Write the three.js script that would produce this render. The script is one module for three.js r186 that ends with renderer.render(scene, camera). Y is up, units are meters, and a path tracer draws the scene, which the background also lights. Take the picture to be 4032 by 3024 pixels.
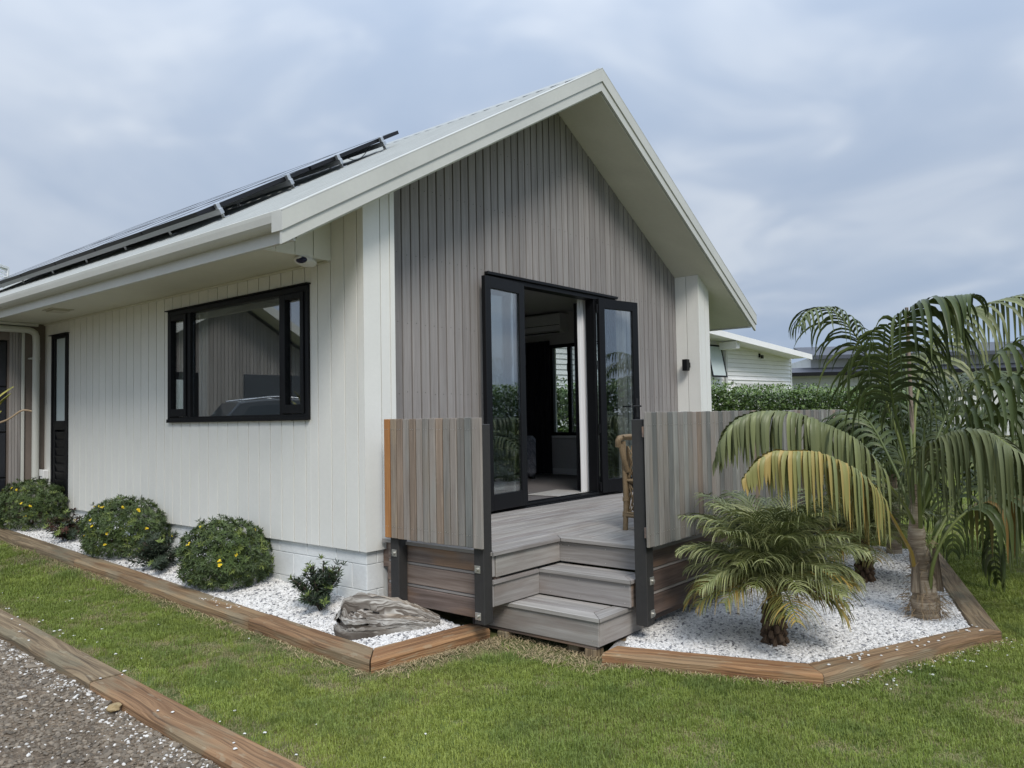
import * as THREE from 'three';
import { mergeGeometries } from 'three/addons/utils/BufferGeometryUtils.js';

// ---------------------------------------------------------------- camera, sky, sun, exposure
const scene = new THREE.Scene();
const camera = new THREE.PerspectiveCamera(52.3, 4 / 3, 0.1, 600);
camera.position.set(-3.8375, 1.5297, 4.615);
camera.rotation.set(THREE.MathUtils.degToRad(2.406), THREE.MathUtils.degToRad(-50.441), THREE.MathUtils.degToRad(-1.03), 'YXZ');
const renderer = new THREE.WebGLRenderer({ antialias: true });
renderer.toneMapping = THREE.LinearToneMapping;
renderer.toneMappingExposure = 1.5;
renderer.shadowMap.enabled = true;

// seeded random numbers and periodic value noise
function rng(seed) { let a = seed >>> 0; return () => { a = (a + 0x6D2B79F5) >>> 0; let t = a; t = Math.imul(t ^ (t >>> 15), t | 1); t ^= t + Math.imul(t ^ (t >>> 7), t | 61); return ((t ^ (t >>> 14)) >>> 0) / 4294967296; }; }
function hash(x, y, z) { let h = Math.imul(x | 0, 374761393) ^ Math.imul(y | 0, 668265263) ^ Math.imul(z | 0, 2147483647 - 97); h = Math.imul(h ^ (h >>> 13), 1274126177); h ^= h >>> 16; return (h >>> 0) / 4294967296; }
const md = (a, n) => ((a % n) + n) % n;
function vnoise(x, y, px, py, seed) {
  const xi = Math.floor(x), yi = Math.floor(y), fx = x - xi, fy = y - yi, u = fx * fx * (3 - 2 * fx), v = fy * fy * (3 - 2 * fy);
  const x0 = px ? md(xi, px) : xi, x1 = px ? (x0 + 1 === px ? 0 : x0 + 1) : xi + 1, y0 = py ? md(yi, py) : yi, y1 = py ? (y0 + 1 === py ? 0 : y0 + 1) : yi + 1;
  const a = hash(x0, y0, seed), b = hash(x1, y0, seed), c = hash(x0, y1, seed), d = hash(x1, y1, seed);
  return a + (b - a) * u + (c - a) * v + (a - b - c + d) * u * v;
}
function fbm(x, y, px, py, seed, oct = 4) { let s = 0, a = 0.5, n = 0; for (let o = 0; o < oct; o++) { s += a * vnoise(x, y, px, py, seed + o * 17); n += a; a *= 0.5; x *= 2; y *= 2; px *= 2; py *= 2; } return s / n; }
const sat = (x) => Math.min(1, Math.max(0, x));
const smooth = (a, b, x) => { const t = sat((x - a) / (b - a)); return t * t * (3 - 2 * t); };
const mix3 = (a, b, t) => [a[0] + (b[0] - a[0]) * t, a[1] + (b[1] - a[1]) * t, a[2] + (b[2] - a[2]) * t];

{ // overcast sky: soft broken cloud over a blue grey haze, brighter towards the zenith as an overcast sky is
  const W = 2048, H = 1024, data = new Float32Array(W * H * 4);
  for (let j = 0; j < H; j++) {
    const el = ((j + 0.5) / H - 0.5) * Math.PI, y = Math.sin(el), c = Math.cos(el);
    for (let i = 0; i < W; i++) {
      const az = ((i + 0.5) / W - 0.5) * 2 * Math.PI, x = Math.cos(az) * c, z = Math.sin(az) * c;
      let col;
      if (y > -0.02) {
        const k = 1 / (Math.max(y, 0) + 0.16), px = x * k, pz = z * k;
        const wx = fbm(px * 0.8 + 11, pz * 0.8 + 3, 0, 0, 5, 3) - 0.5, wz = fbm(px * 0.8 + 31, pz * 0.8 + 7, 0, 0, 9, 3) - 0.5;
        const big = fbm(px * 0.55 + wx * 1.2, pz * 0.55 + wz * 1.2, 0, 0, 21, 4);
        const fine = fbm(px * 1.9 + wx * 2.2, pz * 1.9 + wz * 2.2, 0, 0, 43, 5);
        const broken = smooth(0.42, 0.66, fbm(px * 0.35 + 40, pz * 0.35 + 12, 0, 0, 77, 3));
        const cell = fbm(px * 4.6 + wx * 4, pz * 4.6 + wz * 4, 0, 0, 59, 4); let m = 0.6 * big + 0.4 * fine + 0.15 * (cell - 0.5); m = smooth(0.26, 0.74, m);
        col = mix3([0.355, 0.44, 0.58], [0.525, 0.59, 0.69], m);
        const b2 = smooth(0.46, 0.7, fine * 0.75 + cell * 0.25) * (0.3 + 0.7 * broken);
        col = mix3(col, [0.72, 0.765, 0.82], b2 * 0.34);
        const blue = smooth(0.26, 0.02, y) * smooth(0.35, 0.75, fbm(px * 0.3 + 5, pz * 0.3 + 90, 0, 0, 101, 3));
        col = mix3(col, [0.3, 0.45, 0.66], blue * 0.5);
        const g = 1 + 1.75 * Math.pow(Math.max(y, 0), 2.1);
        col = col.map((v) => v * g * 0.67);
      } else col = [0.1, 0.11, 0.1];
      const o = (j * W + i) * 4; data[o] = col[0]; data[o + 1] = col[1]; data[o + 2] = col[2]; data[o + 3] = 1;
    }
  }
  const t = new THREE.DataTexture(data, W, H, THREE.RGBAFormat, THREE.FloatType);
  t.mapping = THREE.EquirectangularReflectionMapping; t.magFilter = THREE.LinearFilter; t.minFilter = THREE.LinearFilter; t.needsUpdate = true;
  scene.background = t; scene.environment = t;
}
const sun = new THREE.DirectionalLight(new THREE.Color(1, 0.945, 0.87), 1.5);
sun.position.set(-5.2, 8.2, 6.6); sun.target.position.set(0, 0, 0);
sun.castShadow = true; sun.shadow.radius = 34; sun.shadow.mapSize.set(2048, 2048);
Object.assign(sun.shadow.camera, { left: -14, right: 14, top: 14, bottom: -14, near: 0.5, far: 60 });
scene.add(sun, sun.target);

// ---------------------------------------------------------------- helpers
const V = (x, y, z) => new THREE.Vector3(x, y, z);
const taken = new Map();
function numbered(n) { const k = taken.get(n) || 0; taken.set(n, k + 1); return k ? `${n}_${String(k).padStart(3, '0')}` : n; }
function shade(o) { o.castShadow = true; o.receiveShadow = true; return o; }
function obj(name, geo, mat, parent) { // one named mesh, a part of its parent
  const g = Array.isArray(geo) ? merge(geo) : geo;
  const m = shade(new THREE.Mesh(g, mat)); m.name = parent ? name : numbered(name); (parent || scene).add(m); return m;
}
function merge(list) { const l = list.map((g) => (g.index ? g.toNonIndexed() : g)); for (const g of l) { for (const k of Object.keys(g.attributes)) if (!['position', 'normal', 'uv', 'color'].includes(k)) g.deleteAttribute(k); if (!g.attributes.uv) g.setAttribute('uv', new THREE.BufferAttribute(new Float32Array(g.attributes.position.count * 2), 2)); } return mergeGeometries(l); }
function tag(o, label, category, group) { o.userData.label = label; o.userData.category = category; if (group) o.userData.group = group; return o; }
function thing(name, label, category, p = [0, 0, 0], turn = 0, group) { const o = new THREE.Group(); o.name = numbered(name); o.position.set(...p); o.rotation.y = turn; scene.add(o); return tag(o, label, category, group); }
function structure(o) { o.userData.kind = 'structure'; return o; }
let uvr = rng(99);
// box with chamfered edges, uv in metres with v along the grain
function cbox(sx, sy, sz, c = 0.003, grain, at = [0, 0, 0]) {
  const h = [sx / 2, sy / 2, sz / 2]; c = Math.min(c, h[0] * 0.8, h[1] * 0.8, h[2] * 0.8);
  if (grain === undefined) grain = sx >= sy && sx >= sz ? 0 : sy >= sz ? 1 : 2;
  const o1 = (grain + 1) % 3, o2 = (grain + 2) % 3, du = uvr() * 7, dv = uvr() * 11;
  const P = [], N = [], U = [];
  const vert = (s, a) => { const p = [0, 1, 2].map((k) => s[k] * (k === a ? h[k] : h[k] - c)); return p; };
  const tri = (a, b, d) => {
    let n = V(b[0] - a[0], b[1] - a[1], b[2] - a[2]).cross(V(d[0] - a[0], d[1] - a[1], d[2] - a[2])).normalize();
    if (n.x * (a[0] + b[0] + d[0]) / h[0] ** 1 + n.y * (a[1] + b[1] + d[1]) + n.z * (a[2] + b[2] + d[2]) < 0 && n.dot(V(a[0] + b[0] + d[0], a[1] + b[1] + d[1], a[2] + b[2] + d[2])) < 0) { [b, d] = [d, b]; n = n.negate(); }
    for (const p of [a, b, d]) { P.push(p[0] + at[0], p[1] + at[1], p[2] + at[2]); N.push(n.x, n.y, n.z); U.push(p[o1] + p[o2] + du, p[grain] + dv); }
  };
  const quad = (a, b, d, e) => { tri(a, b, d); tri(a, d, e); };
  for (let a = 0; a < 3; a++) { const b = (a + 1) % 3, d = (a + 2) % 3; for (const s of [-1, 1]) { const q = [[-1, -1], [1, -1], [1, 1], [-1, 1]].map(([i, j]) => { const v = []; v[a] = s; v[b] = i; v[d] = j; return vert(v, a); }); quad(...q); } }
  for (let k = 0; k < 3; k++) { const a = (k + 1) % 3, b = (k + 2) % 3; for (const i of [-1, 1]) for (const j of [-1, 1]) { const s = (t) => { const v = []; v[k] = t; v[a] = i; v[b] = j; return v; }; quad(vert(s(-1), a), vert(s(1), a), vert(s(1), b), vert(s(-1), b)); } }
  for (const i of [-1, 1]) for (const j of [-1, 1]) for (const k of [-1, 1]) tri(vert([i, j, k], 0), vert([i, j, k], 1), vert([i, j, k], 2));
  const g = new THREE.BufferGeometry(); g.setAttribute('position', new THREE.Float32BufferAttribute(P, 3)); g.setAttribute('normal', new THREE.Float32BufferAttribute(N, 3)); g.setAttribute('uv', new THREE.Float32BufferAttribute(U, 2)); return g;
}
// box given by its bounds
const bb = (x0, x1, y0, y1, z0, z1, c = 0.003, grain) => cbox(x1 - x0, y1 - y0, z1 - z0, c, grain, [(x0 + x1) / 2, (y0 + y1) / 2, (z0 + z1) / 2]);
// convex polygon in two axes pushed out along the third: axes 'xy' | 'zy' | 'xz'; grain along 0 (first) or 1 (second)
function prism(pts, axes, lo, hi, grain = 1) {
  const ia = 'xyz'.indexOf(axes[0]), ib = 'xyz'.indexOf(axes[1]), ic = 3 - ia - ib, P = [], N = [], U = [], du = uvr() * 7, dv = uvr() * 11;
  let cx = 0, cy = 0; for (const p of pts) { cx += p[0] / pts.length; cy += p[1] / pts.length; }
  const cen = V(0, 0, 0); cen.setComponent(ia, cx); cen.setComponent(ib, cy); cen.setComponent(ic, (lo + hi) / 2);
  const mk = (p, w) => { const v = V(0, 0, 0); v.setComponent(ia, p[0]); v.setComponent(ib, p[1]); v.setComponent(ic, w); return v; };
  const tri = (a, b, c) => { const n = b.clone().sub(a).cross(c.clone().sub(a)).normalize(); if (!isFinite(n.x)) return; const m = a.clone().add(b).add(c).divideScalar(3).sub(cen); if (n.dot(m) < 0) { [b, c] = [c, b]; n.negate(); } for (const p of [a, b, c]) { P.push(p.x, p.y, p.z); N.push(n.x, n.y, n.z); const g = p.getComponent(grain ? ib : ia), o = p.getComponent(grain ? ia : ib) + p.getComponent(ic); U.push(o + du, g + dv); } };
  for (const w of [lo, hi]) for (let i = 1; i < pts.length - 1; i++) tri(mk(pts[0], w), mk(pts[i], w), mk(pts[i + 1], w));
  for (let i = 0; i < pts.length; i++) { const a = pts[i], b = pts[(i + 1) % pts.length]; tri(mk(a, lo), mk(b, lo), mk(b, hi)); tri(mk(a, lo), mk(b, hi), mk(a, hi)); }
  const g = new THREE.BufferGeometry(); g.setAttribute('position', new THREE.Float32BufferAttribute(P, 3)); g.setAttribute('normal', new THREE.Float32BufferAttribute(N, 3)); g.setAttribute('uv', new THREE.Float32BufferAttribute(U, 2)); return g;
}
const tube = (pts, r, seg = 24, rad = 8) => new THREE.TubeGeometry(new THREE.CatmullRomCurve3(pts.map((p) => (p.isVector3 ? p : V(...p)))), seg, r, rad);
const cyl = (r0, r1, h, seg, at, rx = 0, rz = 0) => { const g = new THREE.CylinderGeometry(r0, r1, h, seg); g.rotateX(rx); g.rotateZ(rz); g.translate(...at); return g; };

// ---------------------------------------------------------------- textures and materials
function dataTex(w, h, fn, srgb = true, rep = [1, 1]) {
  const d = new Uint8Array(w * h * 4);
  for (let j = 0; j < h; j++) for (let i = 0; i < w; i++) { const c = fn(i / w, j / h, i, j), o = (j * w + i) * 4; d[o] = sat(c[0]) * 255; d[o + 1] = sat(c[1]) * 255; d[o + 2] = sat(c[2]) * 255; d[o + 3] = 255; }
  const t = new THREE.DataTexture(d, w, h, THREE.RGBAFormat); t.wrapS = t.wrapT = THREE.RepeatWrapping; t.magFilter = THREE.LinearFilter; t.minFilter = THREE.LinearMipmapLinearFilter; t.generateMipmaps = true;
  if (srgb) t.colorSpace = THREE.SRGBColorSpace; t.repeat.set(rep[0], rep[1]); t.needsUpdate = true; return t;
}
const rgb = (r, g, b) => [r / 255, g / 255, b / 255];
// wood: a half metre across the grain by two metres along it; a, b = sRGB of early and late wood, c = stain
function woodTex(seed, a, b, c, o = {}) {
  const { stain = 0.4, streak = 1, blot = 0.5 } = o;
  return dataTex(256, 512, (s, t) => {
    const w = fbm(s * 4, t * 3, 4, 3, seed + 3, 3) * 0.12;
    const g1 = fbm((s + w) * 24, t * 3, 24, 3, seed, 4), g2 = vnoise((s + w * 0.5) * 120, t * 10, 120, 10, seed + 50), g3 = fbm(s * 60, t * 24, 60, 24, seed + 90, 2);
    let k = 0.5 + streak * ((g1 - 0.5) * 1.5 + (g2 - 0.5) * 0.5) + (g3 - 0.5) * 0.3;
    let col = mix3(a, b, sat(k));
    const bl = smooth(0.5, 0.78, fbm(s * 5 + 3, t * 5, 5, 5, seed + 7, 4));
    col = mix3(col, c, bl * stain);
    const f = 1 + (fbm(s * 3, t * 2, 3, 2, seed + 31, 3) - 0.5) * blot; return col.map((v) => v * f);
  }, true, [2, 0.5]);
}
const grainBump = dataTex(256, 512, (s, t) => { const w = fbm(s * 4, t * 3, 4, 3, 3, 3) * 0.12; const k = 0.6 * fbm((s + w) * 40, t * 3, 40, 3, 8, 4) + 0.4 * vnoise(s * 128, t * 12, 128, 12, 5); return [k, k, k]; }, false, [2, 0.5]);
const speckBump = dataTex(256, 256, (s, t) => { const k = fbm(s * 64, t * 64, 64, 64, 4, 3); return [k, k, k]; }, false, [2, 2]);
const rep = (t, a, b) => { const c = t.clone(); c.repeat.set(a, b); c.needsUpdate = true; return c; };
const std = (o) => new THREE.MeshStandardMaterial(o);
const lin = (r, g, b) => new THREE.Color().setRGB(r, g, b);
const wood = (map, rough = 0.78, bump = 0.0016) => std({ map, roughness: rough, bumpMap: grainBump, bumpScale: bump });
const paintTex = (seed, c, amt = 0.05) => dataTex(256, 256, (s, t) => { const f = 1 + (fbm(s * 6, t * 6, 6, 6, seed, 5) - 0.5) * amt * 2 + (vnoise(s * 90, t * 90, 90, 90, seed + 5) - 0.5) * amt * 0.5; return c.map((v) => v * f); }, true, [0.6, 0.6]);
const M = {
  cream: std({ map: paintTex(1, rgb(230, 230, 224), 0.02), roughness: 0.52, bumpMap: speckBump, bumpScale: 0.0004 }),
  creamTrim: std({ map: paintTex(2, rgb(200, 201, 194), 0.03), roughness: 0.42 }),
  soffit: std({ map: paintTex(3, rgb(214, 213, 199), 0.03), roughness: 0.7 }),
  roof: std({ map: paintTex(4, rgb(166, 170, 168), 0.04), roughness: 0.42, metalness: 0.0 }),
  block: std({ map: paintTex(6, rgb(226, 229, 228), 0.05), roughness: 0.62, bumpMap: rep(speckBump, 5, 5), bumpScale: 0.002 }),
  groove: std({ map: paintTex(7, rgb(230, 230, 224), 0.02), roughness: 0.8 }),
  black: new THREE.MeshPhysicalMaterial({ map: paintTex(8, rgb(19, 20, 23), 0.1), roughness: 0.45, specularIntensity: 0.45 }),
  seal: std({ color: lin(0.008, 0.008, 0.009), roughness: 0.6 }),
  charcoal: std({ map: paintTex(9, rgb(52, 51, 50), 0.14), roughness: 0.62, bumpMap: rep(grainBump, 2, 0.5), bumpScale: 0.0015 }),
  steel: std({ color: lin(0.55, 0.54, 0.5), roughness: 0.4, metalness: 0.8 }),
  alu: std({ color: lin(0.62, 0.64, 0.66), roughness: 0.35, metalness: 0.85 }),
  cell: new THREE.MeshPhysicalMaterial({ color: lin(0.012, 0.016, 0.028), roughness: 0.18, clearcoat: 1, clearcoatRoughness: 0.04 }),
  glass: new THREE.MeshPhysicalMaterial({ color: lin(0.86, 0.9, 0.9), roughness: 0.0, transmission: 1, thickness: 0, ior: 2.35, metalness: 0 }),
  frosted: new THREE.MeshPhysicalMaterial({ color: lin(0.72, 0.8, 0.8), roughness: 0.45, transmission: 0.35, thickness: 0, ior: 1.5 }),
  white: std({ color: lin(0.78, 0.78, 0.77), roughness: 0.45 }),
  lens: std({ color: lin(0.006, 0.008, 0.05), roughness: 0.08 }),
  carpet: std({ map: dataTex(256, 256, (s, t) => { const f = 0.75 + 0.5 * fbm(s * 80, t * 80, 80, 80, 12, 3); return rgb(112 * f, 108 * f, 108 * f); }, true, [3, 3]), roughness: 1, bumpMap: rep(speckBump, 8, 8), bumpScale: 0.004 }),
  plaster: std({ map: paintTex(14, rgb(196, 195, 194), 0.03), roughness: 0.8 }),
  sofa: std({ map: dataTex(256, 256, (s, t) => { const f = 0.7 + 0.6 * vnoise(s * 128, t * 128, 128, 128, 3) * (0.5 + vnoise(s * 30, t * 30, 30, 30, 5)); return rgb(132 * f, 134 * f, 142 * f); }, true, [3, 3]), roughness: 1 }),
  curtainDark: std({ color: lin(0.016, 0.016, 0.02), roughness: 0.95 }),
  curtainWhite: new THREE.MeshPhysicalMaterial({ color: lin(0.78, 0.78, 0.78), roughness: 0.9, transmission: 0.12, thickness: 0 }),
  mat: std({ map: dataTex(128, 128, (s, t) => { const f = 0.85 + 0.3 * vnoise(s * 64, t * 64, 64, 64, 8); return rgb(186 * f, 184 * f, 180 * f); }, true, [6, 6]), roughness: 1, bumpMap: rep(speckBump, 10, 10), bumpScale: 0.005 }),
  taupe: std({ map: paintTex(17, rgb(120, 110, 102), 0.08), roughness: 0.75 }),
};
// gable cladding: stained cedar gone grey, five planks of slightly different tone
const cedar = [0, 1, 2, 3, 4].map((i) => wood(woodTex(200 + i * 13, rgb(146 + i * 4, 142 + i * 3.8, 139 + i * 3.6), rgb(124 + i * 4, 119 + i * 4, 116 + i * 4), rgb(152, 150, 147), { stain: 0.35, streak: 0.8, blot: 0.14 }), 0.8, 0.001));
// balustrade slats: kwila weathered in every tone from silver to brown; the last is still orange
const slat = [
  [rgb(148, 144, 138), rgb(109, 106, 101), rgb(127, 118, 106)], [rgb(131, 132, 128), rgb(98, 99, 96), rgb(154, 154, 148)], [rgb(165, 149, 133), rgb(125, 109, 95), rgb(106, 100, 93)],
  [rgb(158, 147, 133), rgb(120, 108, 96), rgb(170, 150, 124)], [rgb(154, 147, 139), rgb(119, 111, 104), rgb(138, 138, 133)], [rgb(165, 165, 159), rgb(124, 124, 119), rgb(98, 96, 91)],
  [rgb(178, 128, 78), rgb(138, 92, 54), rgb(188, 142, 90)],
].map((c, i) => wood(woodTex(300 + i * 19, c[0], c[1], c[2], { stain: 0.5, blot: 0.4, streak: 0.6 })));
const deckWood = [0, 1, 2, 3].map((i) => wood(woodTex(400 + i * 11, rgb(168 + i * 5, 165 + i * 5, 163 + i * 4), rgb(130 + i * 4, 125 + i * 4, 122 + i * 3), rgb(124 + i * 6, 114 + i * 6, 108 + i * 6), { stain: 0.45, blot: 0.28, streak: 0.8 }), 0.66, 0.0012));
const riserWood = [0, 1, 2].map((i) => wood(woodTex(450 + i * 11, rgb(167 + i * 5, 163 + i * 5, 160 + i * 4), rgb(130 + i * 4, 124 + i * 4, 120 + i * 3), rgb(130 + i * 5, 117 + i * 5, 109 + i * 5), { stain: 0.5, blot: 0.32, streak: 0.6 }), 0.7, 0.001));
const skirtWood = [[rgb(152, 138, 128), rgb(114, 98, 88), rgb(164, 128, 96)], [rgb(132, 117, 109), rgb(98, 83, 75), rgb(150, 120, 96)], [rgb(108, 93, 85), rgb(76, 62, 56), rgb(124, 96, 76)]].map((c, i) => wood(woodTex(480 + i * 11, c[0], c[1], c[2], { stain: 0.6, blot: 0.45 }), 0.7, 0.001));
const sleeperWood = [[rgb(160, 133, 100), rgb(123, 97, 70), rgb(139, 131, 110)], [rgb(153, 121, 89), rgb(116, 87, 61), rgb(135, 125, 102)], [rgb(150, 132, 105), rgb(113, 96, 74), rgb(123, 118, 98)], [rgb(166, 128, 90), rgb(128, 91, 61), rgb(149, 130, 102)]].map((c, i) => {
  const t = dataTex(256, 512, (s, v) => {
    const seed = 520 + i * 23, w = fbm(s * 4, v * 3, 4, 3, seed + 3, 3) * 0.2, g = fbm((s + w) * 16, v * 3, 16, 3, seed, 5), f = vnoise((s + w) * 90, v * 9, 90, 9, seed + 9);
    let col = mix3(c[0], c[1], sat(0.5 + (g - 0.5) * 2.2 + (f - 0.5) * 0.8)); const cr = smooth(0.62, 0.7, vnoise((s + w) * 46, v * 5, 46, 5, seed + 13) * 0.6 + vnoise((s + w) * 150, v * 8, 150, 8, seed + 14) * 0.4); col = col.map((k) => k * (1 - 0.22 * cr));
    col = mix3(col, c[2], smooth(0.48, 0.7, fbm(s * 6, v * 6, 6, 6, seed + 5, 4)) * 0.6);
    const lich = smooth(0.74, 0.8, fbm(s * 14, v * 22, 14, 22, seed + 77, 3)); col = mix3(col, rgb(166, 160, 140), lich * 0.35);
    return col;
  }, true, [2, 0.5]);
  return wood(t, 0.86, 0.006);
});

// ---------------------------------------------------------------- lie of the land
function G(x, z) { // the section falls gently towards the camera
  const zz = Math.max(z, -26); if (zz < 1) return -0.042 * (zz - 0.85);
  return -0.0063 - 0.052 * (1 - Math.exp(-(zz - 1) * 0.81));
}
const leftBed = [[-0.6, 0.75], [0.25, 0.84], [0.25, 0.2], [0.02, -0.02], [0.02, -6.2], [-0.6, -6.2]];
const rightBedOuter = [[0.32, 1.87], [0.77, 3.08], [2.4, 3.73], [5.4, 2.78]];
const rightBed = [...rightBedOuter, [5.4, 1.7], [0.9, 1.7]];
function inside(p, poly) { let r = false; for (let i = 0, j = poly.length - 1; i < poly.length; j = i++) { const [a, b] = poly[i], [c, d] = poly[j]; if ((b > p[1]) !== (d > p[1]) && p[0] < ((c - a) * (p[1] - b)) / (d - b) + a) r = !r; } return r; }
const driveEdge = (z) => -1.745 - 0.0 * z;

{ // one ground sheet out to the horizon
  const xs = [], zs = []; const line = (a) => { const out = []; for (const [lo, hi, n] of a) for (let i = 0; i < n; i++) out.push(lo + ((hi - lo) * i) / n); out.push(a[a.length - 1][1]); return out; };
  xs.push(...line([[-300, -40, 8], [-40, -6, 12], [-6, 8, 56], [8, 40, 12], [40, 300, 8]])); zs.push(...line([[-300, -40, 8], [-40, -8, 12], [-8, 7, 60], [7, 40, 12], [40, 300, 8]]));
  const P = [], U = [], I = []; for (const z of zs) for (const x of xs) { P.push(x, G(x, z), z); U.push(x, z); }
  const n = xs.length; for (let j = 0; j < zs.length - 1; j++) for (let i = 0; i < n - 1; i++) { const a = j * n + i; I.push(a, a + n, a + 1, a + 1, a + n, a + n + 1); }
  const g = new THREE.BufferGeometry(); g.setAttribute('position', new THREE.Float32BufferAttribute(P, 3)); g.setAttribute('uv', new THREE.Float32BufferAttribute(U, 2)); g.setIndex(I); g.computeVertexNormals();
  const t = dataTex(512, 512, (s, v) => { const a = fbm(s * 9, v * 9, 9, 9, 61, 5), b = fbm(s * 60, v * 60, 60, 60, 62, 3); let c = mix3(rgb(86, 100, 46), rgb(112, 106, 68), smooth(0.42, 0.68, a)); c = mix3(c, rgb(88, 76, 54), smooth(0.55, 0.78, b) * 0.6); const f = 0.75 + 0.5 * b; return c.map((k) => k * f); }, true, [0.25, 0.25]);
  structure(obj('ground', g, std({ map: t, roughness: 1 })));
}

// ---------------------------------------------------------------- house
const mid = 2.967, Wd = 5.935, wing = 0.309, SL = 0.5756, zT = -0.335; // timber gable face
const rake = (x) => 4.89 - SL * Math.abs(x - mid); // underside of the sloping soffit
const roofY = (x) => 5.125 - 0.5803 * Math.abs(x - mid);
const house = thing('house', 'cream single-gable house with weathered timber gable, pale metal roof and black joinery', 'house');
const win = { z0: -2.991, z1: -0.673, y0: 1.536, y1: 2.637 }, sd = { z0: -5.942, z1: -5.45, y0: 0.62, y1: 2.629 };
const dr = { x0: 1.775, x1: 4.09, y0: 0.632, y1: 2.9 };

{ // side wall: backing in pieces round the openings, vertical boards on it
  const back = [], w = (z0, z1, y0, y1) => back.push(bb(0.0345, 0.15, y0, y1, z0, z1, 0));
  w(-6.25, sd.z0, 0.54, 2.9); w(sd.z0, sd.z1, sd.y1, 2.9); w(sd.z1, win.z0, 0.54, 2.9); w(win.z0, win.z1, win.y1, 2.9); w(win.z0, win.z1, 0.54, win.y0); w(win.z1, -0.356, 0.54, 2.9);
  const wall = obj('side_wall', back, M.groove, house);
  const edges = [0.0]; for (const e of [-0.078, -0.232]) edges.push(e); for (let k = 0; k < 35; k++) edges.push(-0.402 - 0.1685 * k); edges.push(-6.19);
  const gap = 0.0052;
  for (let k = 0; k < edges.length - 1; k++) {
    const hi = k ? edges[k] - gap : -0.0206, lo = edges[k + 1] + gap; if (hi - lo < 0.01) continue;
    const top = (z) => (z > -0.39 ? rake(0) - 0.004 : 2.796);
    const add = (z0, z1, y0, y1) => { if (z1 - z0 > 0.008 && y1 - y0 > 0.01) obj('weatherboard', bb(0, 0.034, y0, y1, z0, z1, 0.0015, 1), M.cream, wall); };
    const cuts = [win, sd].find((o) => hi > o.z0 && lo < o.z1);
    if (!cuts) { const t = top((hi + lo) / 2); add(lo, hi, 0.535, t); continue; }
    if (hi > cuts.z1) add(cuts.z1, hi, 0.535, 2.796);
    if (lo < cuts.z0) add(lo, cuts.z0, 0.535, 2.796);
    const a = Math.max(lo, cuts.z0), b = Math.min(hi, cuts.z1); add(a, b, cuts.y1, 2.796); if (cuts.y0 > 0.7) add(a, b, 0.535, cuts.y0); else add(a, b, 0.535, cuts.y0);
  }
}
{ // wing walls either side of the recessed gable, and the boxed end above the flat soffit
  const lw = obj('wing_wall', prism([[0.0215, 0.54], [wing, 0.54], [wing, rake(wing)], [0.0215, rake(0.0215)]], 'xy', -0.36, -0.0215), M.groove, house);
  for (const [a, b] of [[0.0, 0.164], [0.172, 0.262], [0.266, wing + 0.002]]) obj('weatherboard', prism([[a, 0.535], [b, 0.535], [b, rake(b) - 0.003], [a, rake(a) - 0.003]], 'xy', -0.0205, b > 0.3 ? 0.006 : 0), M.cream, lw);
  const x0 = Wd - wing, rw = obj('wing_wall', prism([[x0 + 0.0215, 0.54], [Wd, 0.54], [Wd, rake(Wd)], [x0 + 0.0215, rake(x0)]], 'xy', -0.36, -0.0215), M.groove, house);
  for (const [a, b] of [[x0, x0 + 0.05], [x0 + 0.056, x0 + 0.18], [x0 + 0.188, Wd]]) obj('weatherboard', prism([[a, 0.535], [b, 0.535], [b, rake(b) - 0.003], [a, rake(a) - 0.003]], 'xy', -0.0205, 0), M.cream, rw);
  for (const [a, b] of [[-0.335, -0.178], [-0.17, -0.022]]) obj('weatherboard', prism([[a, 0.535], [b, 0.535], [b, rake(x0) - 0.004], [a, rake(x0) - 0.004]], 'zy', x0 + 0.001, x0 + 0.021), M.cream, rw);
  const ew = obj('eave_end_wall', prism([[-0.76, 2.8], [0.02, 2.8], [0.02, rake(0.02) - 0.002], [-0.76, rake(-0.76) - 0.002]], 'xy', -0.55, -0.412), M.groove, house);
  for (let k = 0; k < 5; k++) { const b = -0.003 - k * 0.168, a = Math.max(b - 0.161, -0.76); obj('weatherboard', prism([[a, 2.79], [b, 2.79], [b, rake(b) - 0.004], [a, rake(a) - 0.004]], 'xy', -0.411, -0.39), M.cream, ew); }
}
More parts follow.
